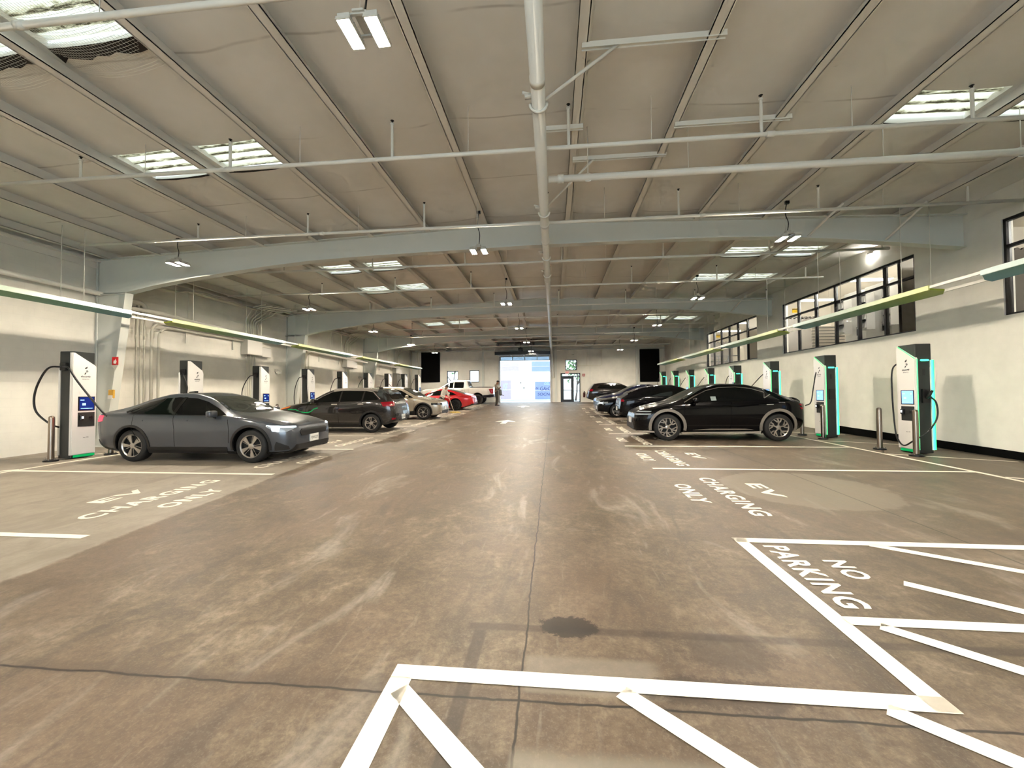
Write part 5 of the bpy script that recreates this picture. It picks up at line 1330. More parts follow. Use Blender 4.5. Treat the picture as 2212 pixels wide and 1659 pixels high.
for sg in (1, -1):
    c.patch([(X(3.98), sg * .86, .90), (X(4.26), sg * .62, .90), (X(4.28), sg * .55, 1.0), (X(4.2), sg * .6, 1.06), (X(3.92), sg * .87, 1.04)], 130 * sg, M_tl, 'tail_light', eps=.01)
    c.patch([(X(4.2), sg * .72, .44), (X(4.34), sg * .5, .44), (X(4.34), sg * .5, .50), (X(4.2), sg * .72, .50)], 140 * sg, M_tl, 'reflector', eps=.01)
    c.patch([(X(.15), sg * .66, .76), (X(.55), sg * .87, .86), (X(.6), sg * .87, .92), (X(.2), sg * .68, .82)], 50 * sg, M_amber, 'headlight', eps=.008)
c.patch([(X(4.3), -.8, .26), (X(4.3), .8, .26), (X(4.3), .78, .52), (X(4.3), -.78, .52)], 180, M_trim, 'rear_valance', eps=.01)
c.plate(False, .42, '8LKV406'); c.mirrors(1.55, 1.09, .87, P3); c.handles((2.15, 3.1), .96, M_alloy)
c.patch([(X(4.06), -.6, 0), (X(4.06), .6, 0), (X(3.86), .58, 0), (X(3.86), -.58, 0)], 'top', P3, 'rear_spoiler', eps=.03, depth=.05)
c.patch([(X(3.5), -.04, 0), (X(3.62), -.03, 0), (X(3.62), .03, 0), (X(3.5), .04, 0)], 'top', M_gloss, 'roof_antenna', eps=.05, depth=.06)
for sg in (1, -1): c.patch([(X(2.1), sg * .56, 0), (X(3.7), sg * .555, 0), (X(3.7), sg * .585, 0), (X(2.1), sg * .59, 0)], 'top', M_alloy, 'roof_rail', eps=.035, depth=.04)
c.seam([[(2.40, .34), (2.40, .8), (2.42, 1.04)], [(3.15, .45), (3.3, .7), (3.24, 1.06)], [(1.24, .4), (1.22, .8), (1.3, 1.0)]])

# ---- 4 beige-silver hatchback, nose out, left row
P4 = carpaint('paint_sand_silver', rgb(168, 158, 142), .35, .5)
c = Car('hatchback_car', dict(L=4.635, W=1.89, fo=.845, wb=3.0, R=.362, rr=.258, Ra=.42, style='swirl', scale=1.01, rimmat=M_alloy,
    zt=[(0, .68), (.02, .80), (.08, .87), (.4, .95), (.8, 1.02), (1.1, 1.09), (1.6, 1.35), (2.0, 1.53), (2.4, 1.60), (3.0, 1.605), (3.6, 1.53), (4.1, 1.38), (4.45, 1.15), (4.55, .95), (4.635, .7)],
    zb=[(0, .28), (.3, .2), (1, .2), (3.6, .2), (4.2, .28), (4.635, .42)],
    belt=[(0, .62), (.1, .80), (.5, .90), (1.1, 1.0), (2.5, 1.04), (3.8, 1.06), (4.4, 1.0), (4.635, .64)],
    hw=[(0, .78), (.03, .85), (.12, .91), (.4, .97), (.8, 1.), (3.8, 1.), (4.3, .96), (4.55, .88), (4.635, .76)],
    hr=[(0, .6), (.5, .74), (1.1, .76), (1.7, .68), (2.3, .62), (3.2, .61), (4.0, .62), (4.4, .66), (4.635, .5)]),
    P4, 'sand-silver boxy hatchback parked nose out, third car of the left row', (-7.84, 20.5), 0)
X = c.X
c.glass([(1.06, 0), (1.12, .5), (1.3, .72), (1.98, .58), (1.94, 0)], [(3.7, 0), (3.7, .5), (4.3, .55), (4.32, 0)],
        [[(1.34, 1.06), (1.65, 1.22), (2.0, 1.40), (2.35, 1.475), (2.9, 1.485), (3.4, 1.42), (3.75, 1.30), (3.85, 1.12), (2.5, 1.08)]], None)
c.arch_trim(M_trim, .05); c.side([(1.22, .22), (3.46, .22), (3.46, .36), (2.2, .33), (1.22, .44)], M_trim, 'sill_cladding', eps=.012)
for sg in (1, -1):
    h = c.patch([(X(.03), sg * .45, .70), (X(.45), sg * .90, .71), (X(.46), sg * .90, .80), (X(.03), sg * .45, .80)], 45 * sg, M_gloss, 'headlight', eps=.008)
    c.patch([(X(.1), sg * .7, .725), (X(.2), sg * .78, .725), (X(.2), sg * .78, .77), (X(.1), sg * .7, .77)], 45 * sg, M_hlo, 'lens', parent=h, eps=.014)
    c.patch([(X(.03), sg * .5, .33), (X(.35), sg * .88, .26), (X(.36), sg * .88, .30), (X(.05), sg * .62, .38)], 50 * sg, M_chrome, 'bumper_blade', eps=.014)
c.patch([(X(.02), -.6, .28), (X(.02), .6, .28), (X(.02), .55, .42), (X(.02), -.55, .42)], 0, M_trim, 'lower_intake', eps=.01)
c.plate(True, .46); c.mirrors(1.6, 1.12, .92, P4); c.handles((2.3, 3.3), .96, P4)
c.patch([(X(3.4), -.04, 0), (X(3.55), -.03, 0), (X(3.55), .03, 0), (X(3.4), .04, 0)], 'top', M_gloss, 'roof_antenna', eps=.05, depth=.06)
c.seam([[(1.3, .45), (1.27, .8), (1.32, 1.03)], [(2.6, .36), (2.6, .8), (2.64, 1.07)]])

# ---- 5 red sports sedan, nose in, left row
P5 = carpaint('paint_red', rgb(196, 22, 34), .25, .2)
c = Car('sports_car', dict(L=4.96, W=1.966, fo=.93, wb=2.90, R=.355, rr=.272, Ra=.40, style='fine', rimmat=M_alloyd, scale=1.0,
    zt=[(0, .52), (.04, .64), (.2, .74), (.7, .84), (1.2, .90), (1.5, .97), (2.0, 1.20), (2.4, 1.335), (2.7, 1.38), (3.1, 1.36), (3.7, 1.235), (4.3, 1.06), (4.7, .96), (4.85, .92), (4.92, .78), (4.96, .6)],
    zb=[(0, .2), (.3, .15), (1, .14), (3.8, .14), (4.4, .2), (4.96, .36)],
    belt=[(0, .47), (.2, .68), (.7, .80), (1.4, .88), (2.6, .92), (3.7, .965), (4.3, .95), (4.8, .86), (4.96, .55)],
    hw=[(0, .66), (.06, .78), (.2, .88), (.5, .96), (.95, 1.), (1.6, .975), (2.5, .97), (3.4, 1.), (4.0, 1.), (4.5, .96), (4.8, .88), (4.92, .78), (4.96, .7)],
    hr=[(0, .5), (.6, .7), (1.3, .74), (1.9, .64), (2.5, .55), (3.2, .53), (4.0, .60), (4.6, .68), (4.96, .5)], shoulder=.93),
    P5, 'low red sports sedan parked nose in beside the white pickup', (-7.72, 27.0), PI)
X = c.X
c.glass([(1.45, 0), (1.5, .5), (1.7, .70), (2.34, .52), (2.3, 0)], [(3.2, 0), (3.2, .46), (4.0, .5), (4.3, .5), (4.32, 0)],
        [[(1.72, .96), (2.1, 1.13), (2.45, 1.24), (2.8, 1.275), (3.2, 1.24), (3.6, 1.13), (3.86, 1.01), (3.7, .985), (2.7, .955)]], M_cglass)
c.side([(2.72, .96), (2.80, .96), (2.80, 1.27), (2.74, 1.27)], M_gloss, 'door_pillar', eps=.009)
c.side([(3.2, 1.02), (3.45, 1.03), (3.38, 1.15), (3.16, 1.19)], mat('seen_through_glass', rgb(150, 152, 148), .3), 'window_reflection', eps=.008)  # pale patch painted on the glass for the brightness seen through it
c.arch_trim(M_gloss, .02); c.side([(1.35, .15), (3.42, .15), (3.42, .24), (1.35, .24)], M_trim, 'sill_cladding', eps=.012)
c.patch([(X(4.9), -.86, .78), (X(4.9), .86, .78), (X(4.9), .86, .83), (X(4.9), -.86, .83)], 180, M_tl, 'tail_light_bar', eps=.01)
c.patch([(X(4.9), -.9, .2), (X(4.9), .9, .2), (X(4.9), .8, .42), (X(4.9), -.8, .42)], 180, M_trim, 'rear_diffuser', eps=.012)
c.plate(False, .5); c.mirrors(1.9, .99, .92, P5); c.handles((2.6, 3.35), .84, P5)
c.seam([[(1.55, .3), (1.5, .7), (1.6, .9)], [(2.7, .26), (2.7, .7), (2.74, .94)]])

# ---- 6 white pickup, nose in, far end of the left row
P6 = carpaint('paint_white', rgb(232, 228, 220), .25, 0.)
c = Car('pickup_truck', dict(L=5.9, W=2.03, fo=.95, wb=3.69, R=.41, rr=.275, Ra=.50, style='six', rimmat=M_alloyd, scale=1.0, inset=.01,
    zt=[(0, 1.0), (.03, 1.10), (.1, 1.17), (.5, 1.24), (1.2, 1.29), (1.45, 1.33), (2.0, 1.70), (2.3, 1.88), (2.7, 1.97), (3.4, 1.98), (3.72, 1.95), (3.86, 1.60), (3.94, 1.38), (4.2, 1.375), (5.6, 1.385), (5.84, 1.38), (5.9, 1.3)],
    zb=[(0, .5), (.3, .4), (1, .38), (4.2, .38), (5, .5), (5.9, .62)],
    belt=[(0, .95), (.1, 1.10), (.5, 1.17), (1.4, 1.24), (2.5, 1.27), (3.7, 1.27), (4.0, 1.30), (5.7, 1.30), (5.9, 1.22)],
    hw=[(0, .86), (.04, .92), (.15, .965), (.5, .99), (1.0, 1.), (5.6, .99), (5.84, .975), (5.9, .95)],
    hr=[(0, .75), (.5, .84), (1.4, .84), (2.0, .74), (2.5, .69), (3.5, .69), (3.8, .72), (4.0, .92), (5.9, .93)], extra=[3.74, 3.78, 3.82, 3.9], shoulder=.975),
    P6, 'white pickup truck parked nose in at the far end of the left row', (-7.85, 33.35), PI, 'truck')
X = c.X
c.glass([(1.42, 0), (1.5, .6), (1.62, .8), (2.3, .66), (2.26, 0)], None, [[(1.72, 1.32), (2.0, 1.5), (2.35, 1.73), (2.6, 1.79), (2.66, 1.79), (2.66, 1.33)], [(2.74, 1.33), (2.74, 1.80), (3.48, 1.79), (3.52, 1.74), (3.52, 1.36), (3.46, 1.33)]], M_cglass)
c.side([(1.9, 1.34), (2.36, 1.34), (2.36, 1.66), (2.1, 1.5)], mat('seen_through_glass2', rgb(150, 168, 178), .25), 'window_reflection', eps=.008)  # bluish patch painted on the pane, stands in for light through the cab
c.arch_trim(M_trim, .03); c.patch([(X(3.84), -.72, 1.40), (X(3.84), .72, 1.40), (X(3.78), .64, 1.82), (X(3.78), -.64, 1.82)], 180, M_cglass, 'rear_window', eps=.01)
c.side([(4.0, 1.34), (5.86, 1.34), (5.86, 1.40), (4.0, 1.40)], M_trim, 'bed_rail', eps=.01)
c.side([(5.1, .55), (5.9, .6), (5.9, .78), (5.1, .74)], mat('bumper_navy', (.01, .01, .02), .4), 'rear_bumper', eps=.03, depth=.06)
c.patch([(X(5.88), -.98, .58), (X(5.88), .98, .58), (X(5.88), .98, .80), (X(5.88), -.98, .80)], 180, MATS['bumper_navy'], 'rear_bumper', eps=.05, depth=.08)
for sg in (1, -1): c.patch([(X(5.55), sg * 1.0, 1.22), (X(5.62), sg * 1.0, 1.02), (X(5.72), sg * 1.0, .86), (X(5.9), sg * .9, .86), (X(5.9), sg * .9, 1.24)], 110 * sg, M_tl, 'tail_light', eps=.012)
c.mirrors(1.95, 1.36, 1.02, P6); c.handles((2.42, 3.3), 1.14, M_trim, .22)
c.seam([[(2.70, .6), (2.70, 1.0), (2.70, 1.30)], [(3.62, .6), (3.62, 1.0), (3.58, 1.30)], [(1.6, .7), (1.6, 1.0), (1.62, 1.28)], [(3.9, .45), (3.9, 1.3)]])

# ---- 7 black sloping crossover, nose in, right row
P7 = carpaint('paint_black_two', (.002, .002, .003), .2, .0, .4, .1)
SUVP = dict(L=4.72, W=1.88, fo=.87, wb=2.97, R=.36, rr=.25, Ra=.41, style='fine', scale=1.0,
    zt=[(0, .66), (.03, .76), (.12, .84), (.5, .95), (1.1, 1.05), (1.3, 1.09), (1.8, 1.35), (2.2, 1.52), (2.6, 1.60), (3.1, 1.59), (3.7, 1.49), (4.2, 1.30), (4.48, 1.12), (4.62, 1.04), (4.68, .88), (4.72, .66)],
    zb=[(0, .26), (.3, .19), (1, .18), (3.7, .18), (4.3, .24), (4.72, .38)],
    belt=[(0, .62), (.12, .76), (.5, .88), (1.2, 1.0), (2.6, 1.04), (3.8, 1.10), (4.4, 1.06), (4.62, .95), (4.72, .6)],
    hw=[(0, .68), (.05, .79), (.18, .89), (.45, .96), (.9, 1.), (3.7, 1.), (4.2, .965), (4.5, .90), (4.66, .83), (4.72, .76)],
    hr=[(0, .54), (.5, .74), (1.2, .76), (1.8, .67), (2.4, .60), (3.3, .59), (4.1, .61), (4.5, .68), (4.72, .5)])
c = Car('crossover_car', SUVP, P7, 'black crossover with its tail to the aisle, second car of the right row', (5.15, 18.6), 0)
X = c.X
c.glass([(1.3, 0), (1.36, .5), (1.55, .72), (2.18, .56), (2.14, 0)], [(3.7, 0), (3.7, .5), (4.3, .54), (4.46, .54), (4.48, 0)],
        [[(1.52, 1.07), (1.85, 1.25), (2.2, 1.40), (2.6, 1.47), (3.1, 1.455), (3.6, 1.36), (3.86, 1.22), (3.75, 1.15), (2.6, 1.09)]], None)
for sg in (1, -1):
    for k in range(3): c.patch([(X(4.5) + .04 * k, sg * (.80 - .1 * k), .90), (X(4.5) + .04 * k, sg * (.75 - .1 * k), .90), (X(4.52) + .04 * k, sg * (.72 - .1 * k), .99), (X(4.52) + .04 * k, sg * (.77 - .1 * k), .99)], 150 * sg, M_tl, 'tail_light', eps=.012)
c.patch([(X(4.6), -.8, .24), (X(4.6), .8, .24), (X(4.6), .78, .45), (X(4.6), -.78, .45)], 180, M_trim, 'rear_valance', eps=.012)
c.plate(False, .5); c.mirrors(1.7, 1.12, .91, P7); c.handles((2.4, 3.3), .97, P7); c.arch_trim(M_gloss, .03)
c.patch([(X(4.35), -.58, 0), (X(4.35), .58, 0), (X(4.2), .58, 0), (X(4.2), -.58, 0)], 'top', M_gloss, 'rear_spoiler', eps=.03, depth=.05)
c.patch([(X(3.3), -.04, 0), (X(3.45), -.03, 0), (X(3.45), .03, 0), (X(3.3), .04, 0)], 'top', M_gloss, 'roof_antenna', eps=.05, depth=.06)

# ---- 8 black car nose out with a chrome lower lip, right row
c = Car('sedan_car', dict(P1 and dict(L=4.8, W=1.86, fo=.90, wb=2.85, R=.345, rr=.245, Ra=.395, style='twin', scale=1.0,
    zt=[(0, .68), (.03, .76), (.1, .82), (.5, .91), (1.1, 1.0), (1.35, 1.05), (1.85, 1.29), (2.2, 1.41), (2.6, 1.47), (3.1, 1.46), (3.6, 1.36), (4.1, 1.18), (4.4, 1.09), (4.7, 1.05), (4.76, .95), (4.8, .75)],
    zb=[(0, .24), (.25, .18), (1, .18), (3.8, .18), (4.4, .24), (4.8, .36)],
    belt=[(0, .63), (.1, .75), (.5, .85), (1.3, .95), (2.6, .98), (3.8, 1.02), (4.5, 1.02), (4.7, .97), (4.8, .7)],
    hw=[(0, .74), (.05, .82), (.18, .90), (.5, .965), (1.0, 1.), (3.7, 1.), (4.3, .955), (4.65, .885), (4.76, .79), (4.8, .68)],
    hr=[(0, .55), (.5, .72), (1.2, .75), (1.8, .66), (2.4, .575), (3.3, .56), (4.0, .60), (4.5, .68), (4.8, .5)])), P7, 'black sedan with a bright lower lip parked nose out, third car of the right row', (4.55, 21.65), PI)
X = c.X
c.glass([(1.34, 0), (1.40, .45), (1.58, .70), (2.16, .53), (2.12, 0)], [(3.3, 0), (3.3, .46), (4.1, .54), (4.12, 0)], [[(1.55, 1.01), (1.85, 1.16), (2.2, 1.29), (2.5, 1.35), (2.9, 1.365), (3.3, 1.33), (3.65, 1.23), (3.8, 1.09), (2.7, 1.02)]], None)
for sg in (1, -1):
    h = c.patch([(X(.05), sg * .48, .66), (X(.45), sg * .88, .70), (X(.46), sg * .88, .78), (X(.05), sg * .48, .75)], 45 * sg, M_hlo, 'headlight', eps=.008)
    for d in (1, -1): c.patch([(X(.12), sg * .60, .705 - d * .05), (X(.3), sg * .78, .705 + d * .05), (X(.3), sg * .79, .72 + d * .05), (X(.12), sg * .61, .72 - d * .05)], 45 * sg, M_hl, 'light_bar', parent=h, eps=.02)
    c.patch([(X(.05), sg * .45, .25), (X(.4), sg * .9, .24), (X(.4), sg * .9, .275), (X(.05), sg * .5, .30)], 45 * sg, M_chrome, 'bumper_blade', eps=.016)
c.patch([(X(.02), -.55, .32), (X(.02), .55, .32), (X(.02), .6, .60), (X(.02), -.6, .60)], 0, M_trim, 'grille', eps=.01)
c.mirrors(1.72, 1.05, .9, P7); c.plate(True, .38)

# ---- 9 dark blue car nose out, right row
P9 = carpaint('paint_navy', rgb(20, 26, 66), .25, .3)
c = Car('crossover_car', SUVP, P9, 'dark blue crossover parked nose out, fourth car of the right row', (4.75, 24.65), PI)
X = c.X
c.glass([(1.3, 0), (1.36, .5), (1.55, .72), (2.18, .56), (2.14, 0)], [(3.7, 0), (3.7, .5), (4.3, .54), (4.46, .54), (4.48, 0)], [[(1.52, 1.07), (1.85, 1.25), (2.2, 1.40), (2.6, 1.47), (3.1, 1.455), (3.6, 1.36), (3.86, 1.22), (3.75, 1.15), (2.6, 1.09)]], None)
for sg in (1, -1): c.patch([(X(.05), sg * .5, .70), (X(.5), sg * .88, .78), (X(.5), sg * .88, .86), (X(.05), sg * .5, .78)], 45 * sg, M_hlo, 'headlight', eps=.008)
c.patch([(X(.02), -.5, .4), (X(.02), .5, .4), (X(.02), .6, .64), (X(.02), -.6, .64)], 0, M_trim, 'grille', eps=.01); c.mirrors(1.7, 1.12, .91, P9)

# ---- 10 black SUV tail to the aisle, far end of the right row
P10 = carpaint('paint_black_red', rgb(22, 16, 16), .2, .3)
c = Car('suv_car', dict(L=4.62, W=1.86, fo=.9, wb=2.70, R=.36, rr=.24, Ra=.41, style='twin', scale=1.0,
    zt=[(0, .72), (.03, .82), (.12, .92), (.5, 1.02), (1.1, 1.12), (1.3, 1.16), (1.8, 1.43), (2.15, 1.58), (2.5, 1.635), (3.2, 1.645), (3.9, 1.60), (4.15, 1.52), (4.4, 1.22), (4.55, 1.02), (4.62, .7)],
    zb=[(0, .28), (.3, .21), (1, .2), (3.6, .2), (4.1, .26), (4.62, .42)],
    belt=[(0, .68), (.12, .84), (.5, .95), (1.2, 1.05), (2.6, 1.10), (3.8, 1.15), (4.35, 1.10), (4.55, .95), (4.62, .64)],
    hw=[(0, .7), (.05, .8), (.18, .9), (.45, .965), (.9, 1.), (3.7, 1.), (4.2, .965), (4.5, .91), (4.58, .85), (4.62, .78)],
    hr=[(0, .54), (.5, .74), (1.2, .76), (1.8, .68), (2.3, .62), (3.3, .61), (4.1, .62), (4.4, .66), (4.62, .5)]), P10, 'black SUV with its tail to the aisle nearest the glass door', (5.05, 33.2), 0)
X = c.X
c.glass([(1.28, 0), (1.34, .5), (1.5, .72), (2.1, .58), (2.06, 0)], [(4.12, 0), (4.12, .52), (4.42, .56), (4.44, 0)], [[(1.5, 1.14), (1.8, 1.32), (2.1, 1.45), (2.45, 1.51), (3.2, 1.515), (3.7, 1.48), (3.9, 1.25), (2.5, 1.16)]], None)
for sg in (1, -1): c.patch([(X(4.28), sg * .84, .98), (X(4.52), sg * .66, .98), (X(4.44), sg * .68, 1.18), (X(4.22), sg * .85, 1.12)], 130 * sg, M_tl, 'tail_light', eps=.012)
c.patch([(X(4.5), -.8, .28), (X(4.5), .8, .28), (X(4.5), .78, .5), (X(4.5), -.78, .5)], 180, M_trim, 'rear_valance', eps=.012)
c.mirrors(1.66, 1.19, .9, P10); c.handles((2.3, 3.2), 1.03, P10); c.arch_trim(M_trim, .05); c.plate(False, .56)
c.patch([(X(4.2), -.6, 0), (X(4.2), .6, 0), (X(4.05), .6, 0), (X(4.05), -.6, 0)], 'top', P10, 'rear_spoiler', eps=.03, depth=.05)
# ------------------------------------------------------------------ people
def skin_mesh(name, nodes, edges, m, parent, root=0, sub=2):
    """nodes: list of (x, y, z, rx, ry); grown with a skin modifier into one continuous surface"""
    me = bpy.data.meshes.new(name); me.from_pydata([n[:3] for n in nodes], edges, [])
    o = bpy.data.objects.new(name, me); COL.objects.link(o)
    md = o.modifiers.new('skin', 'SKIN'); md.use_smooth_shade = True
    for v, n in zip(me.skin_vertices[0].data, nodes): v.radius = (n[3], n[4] if len(n) > 4 else n[3])
    me.skin_vertices[0].data[root].use_root = True
    s = o.modifiers.new('sub', 'SUBSURF'); s.levels = sub; s.render_levels = sub
    dg = bpy.context.evaluated_depsgraph_get(); dg.update()
    me2 = bpy.data.meshes.new_from_object(o.evaluated_get(dg)); me2.name = name
    bpy.data.objects.remove(o); bpy.data.meshes.remove(me)
    me2.materials.clear()
    for p in me2.polygons: p.use_smooth = True
    return link_mesh(name, me2, m, parent)
def person(root, J, skin_m, top_m, leg_m, shoe_m, hair_m):
    V = Vector
    pel, ch, nb, hd = V(J['pelvis']), V(J['chest']), V(J['neck']), V(J['head'])
    up = (hd - nb).normalized(); fw = V(J['face']).normalized(); fw = (fw - up * fw.dot(up)).normalized(); sd = up.cross(fw)
    nodes, edges = [], []
    def add(p, r, r2=None, to=None):
        nodes.append((p[0], p[1], p[2], r, r2 or r)); i = len(nodes) - 1
        if to is not None: edges.append((to, i))
        return i
    a = add(pel, .135, .11); b = add((pel + ch) / 2, .125, .10, a); c = add(ch, .15, .11, b); d = add(nb, .062, .06, c)
    e = add(hd - up * .055, .062, .07, d); f = add(hd + up * .03 - fw * .01, .076, .092, e); add(hd + up * .095 - fw * .01, .052, .065, f)
    for s in ('l', 'r'):
        sh, el, wr = V(J['sh_' + s]), V(J['el_' + s]), V(J['wr_' + s])
        i = add(sh, .056, None, c); i = add(el, .042, None, i); w = add(wr, .028, None, i)
        hdv = V(J['hand_' + s]).normalized(); palm = add(wr + hdv * .05, .034, .02, w)
        n = hdv.cross(V((.2, .1, 1))).normalized(); curl = V(J.get('curl_' + s, (0, 0, -1))).normalized()
        for k in range(4):
            L = (.075, .085, .08, .062)[k]; p0 = wr + hdv * .09 + n * (.030 - .02 * k)
            q = add(p0, .0095, None, palm); q = add(p0 + (hdv * .75 + curl * .45).normalized() * L * .5, .009, None, q); add(p0 + (hdv * .75 + curl * .45).normalized() * L * .5 + (hdv * .2 + curl).normalized() * L * .5, .0075, None, q)
        q = add(wr + hdv * .035 + n * .038, .011, None, palm); add(wr + hdv * .075 + n * .055 + curl * .03, .009, None, q)
        hp, kn, an, to = V(J['hip_' + s]), V(J['kn_' + s]), V(J['an_' + s]), V(J['toe_' + s])
        i = add(hp, .088, None, a); i = add(kn, .056, None, i); i = add(an, .038, None, i); add(to, .034, .026, i)
    body = skin_mesh('body', nodes, edges, skin_m, root)
    # face: nose, brow, ears, eyes, mouth
    bm = BM(); M = frame_mat(hd, fw, sd)
    def blob(x, y, z, rx, ry, rz):
        g = bmesh.ops.create_uvsphere(bm, u_segments=10, v_segments=8, radius=1)
        for v in g['verts']: v.co = hd + fw * (x + v.co.x * rx) + sd * (y + v.co.y * ry) + up * (z + v.co.z * rz)
    blob(.092, 0, .0, .02, .014, .024); blob(0, .082, .0, .018, .012, .032); blob(0, -.082, .0, .018, .012, .032); blob(.06, 0, -.075, .03, .03, .022)
    obj('face', bm, skin_m, body)
    bm = BM(); blob(.079, .032, .02, .012, .014, .008); blob(.079, -.032, .02, .012, .014, .008); obj('eyes', bm, M_ink, body)
    bm = BM(); blob(.078, 0, -.048, .012, .026, .006); obj('mouth', bm, mat('lips', rgb(120, 66, 60), .5) if 'lips' not in MATS else MATS['lips'], body)
    bm = BM(); g = bmesh.ops.create_uvsphere(bm, u_segments=20, v_segments=14, radius=1)
    for v in g['verts']:
        x, y, z = v.co; cut = 0
        if z < -.05: x = min(x, .05 - .6 * (-z)); z *= .75
        v.co = hd + fw * (-.012 + x * .108 * (1 if x < 0 else .88)) + sd * (y * .094) + up * (.055 + z * .10 + (.03 if x > .5 else 0))
    obj('hair', bm, hair_m, body, smooth=60)
    # trousers and top as their own garments
    n2, e2 = [], []
    def add2(p, r, r2=None, to=None):
        n2.append((p[0], p[1], p[2], r, r2 or r)); i = len(n2) - 1
        if to is not None: e2.append((to, i))
        return i
    a = add2(pel + V((0, 0, .15)), .15, .125); a2 = add2(pel - V((0, 0, .03)), .155, .13, a)
    for s in ('l', 'r'):
        hp, kn, an = V(J['hip_' + s]), V(J['kn_' + s]), V(J['an_' + s])
        i = add2(hp - V((0, 0, .08)), .104, None, a2); i = add2(kn, .08, None, i); i = add2(an + (kn - an) * .45, .072, None, i); add2(an - (kn - an) * .14, .066, None, i)
    obj_t = skin_mesh('trousers', n2, e2, leg_m, body)
    n2, e2 = [], []
    a = add2(pel - V((0, 0, .12)), .175, .145); b = add2((pel + ch) / 2, .155, .125, a); c = add2(ch + (nb - ch) * .15, .172, .13, b); add2(nb - (nb - ch) * .02, .078, .076, c)
    for s in ('l', 'r'):
        sh, el, wr = V(J['sh_' + s]), V(J['el_' + s]), V(J['wr_' + s])
        i = add2(sh, .076, None, c); i = add2(el, .062, None, i); add2(el + (wr - el) * J.get('sleeve', .85), .046, None, i)
    skin_mesh('shirt', n2, e2, top_m, body)
    for s in ('l', 'r'):
        an, to = V(J['an_' + s]), V(J['toe_' + s]); d = (to - an); d.z = 0; d.normalize()
        z0 = 0.
        bm = BM()
        secs = [(-.085, .034, .07), (-.06, .042, .10), (0, .044, .10), (.08, .046, .075), (.14, .05, .06), (.19, .042, .05), (.215, .02, .035)]
        w = Vector((-d.y, d.x, 0)); rings = []
        base = Vector((an.x, an.y, an.z - .085 if an.z > .12 else z0))
        for x, hw_, h in secs:
            rings.append([bm.verts.new(base + d * x + w * (hw_ * math.cos(t)) + Vector((0, 0, h * (.5 + .5 * math.sin(t)) if math.sin(t) > -.3 else 0))) for t in [2 * PI * k / 12 for k in range(12)]])
        for p, q in zip(rings, rings[1:]):
            for k in range(12): bm.faces.new((p[k], p[(k + 1) % 12], q[(k + 1) % 12], q[k]))
        bm.faces.new(rings[0][::-1]); bm.faces.new(rings[-1]); bmesh.ops.recalc_face_normals(bm, faces=bm.faces[:])
        obj('shoe', bm, shoe_m, body, smooth=50)
    return body
M_top1 = mat('jumper_olive', rgb(112, 104, 92), .8, noise=.15, nscale=20, bump=.2); M_leg1 = mat('trousers_dark', rgb(58, 52, 46), .8, noise=.15, nscale=20)
M_top2 = mat('shirt_white', rgb(222, 216, 206), .8, noise=.05, nscale=15, bump=.2); M_leg2 = mat('trousers_black', (.012, .012, .015), .8); M_bag = mat('bag_grey', rgb(92, 94, 96), .7, noise=.25, nscale=12)
M_skin2 = mat('skin_two', rgb(168, 122, 96), .5)
# standing man with a bowed head beside the pickup, facing right
yp = 30.8; r = empty('person', (-4.27, yp, fz(yp)), -.15, 'person standing with bowed head in drab clothes beside the open garage door', 'person'); r.scale = (1.06,) * 3
person(r, dict(pelvis=(0, 0, .97), chest=(-.03, 0, 1.33), neck=(.02, 0, 1.51), head=(.095, 0, 1.635), face=(.75, 0, -.66),
    sh_l=(-.01, .19, 1.43), el_l=(.05, .24, 1.16), wr_l=(.24, .12, 1.26), hand_l=(.6, -.4, .35), sh_r=(-.01, -.19, 1.43), el_r=(.06, -.25, 1.17), wr_r=(.25, -.12, 1.26), hand_r=(.6, .4, .35),
    hip_l=(0, .10, .92), kn_l=(.03, .11, .50), an_l=(-.02, .12, .085), toe_l=(.12, .13, .03), hip_r=(0, -.10, .92), kn_r=(.05, -.11, .50), an_r=(.02, -.12, .085), toe_r=(.17, -.13, .03), sleeve=.9), M_skin, M_top1, M_leg1, M_black, M_hair)
t = empty('telephone', (-3.95, yp - .06, fz(yp) + 1.42), 0, 'small dark phone held in both hands by the standing person', 'phone')
bm = BM(); bx(bm, -.008, .008, -.04, .04, -.075, .075); bevel_all(bm, .006, 2); put(bm, Matrix.Rotation(.6, 4, 'Y')); obj('phone_case', bm, M_black, t)
bm = BM(); bx(bm, -.0095, -.008, -.034, .034, -.066, .066); put(bm, Matrix.Rotation(.6, 4, 'Y')); obj('phone_screen', bm, M_hlo, t, smooth=0)
t = empty('shoulder_bag', (-3.98, yp - .02, fz(yp) + 1.02), 0, 'grey bag hanging at the front of the standing person', 'bag')
bm = BM(); bx(bm, -.10, .12, -.14, .14, -.26, .22); bevel_all(bm, .09, 4)
for v in bm.verts: v.co.x += .10 * (-v.co.z)
obj('bag_body', bm, M_bag, t, smooth=60)
bm = BM(); tube(bm, spline([(-.05, -.12, .18), (-.22, -.16, .40), (-.30, .0, .52), (-.20, .16, .40), (-.05, .12, .18)], 6), .012, 6); obj('strap', bm, M_black, t)
bm = BM(); tube(bm, [(.06, -.05, -.2), (.30, -.05, -.27)], .022, 6); obj('handle_roll', bm, mat('umbrella_brown', rgb(110, 86, 60), .6), t)
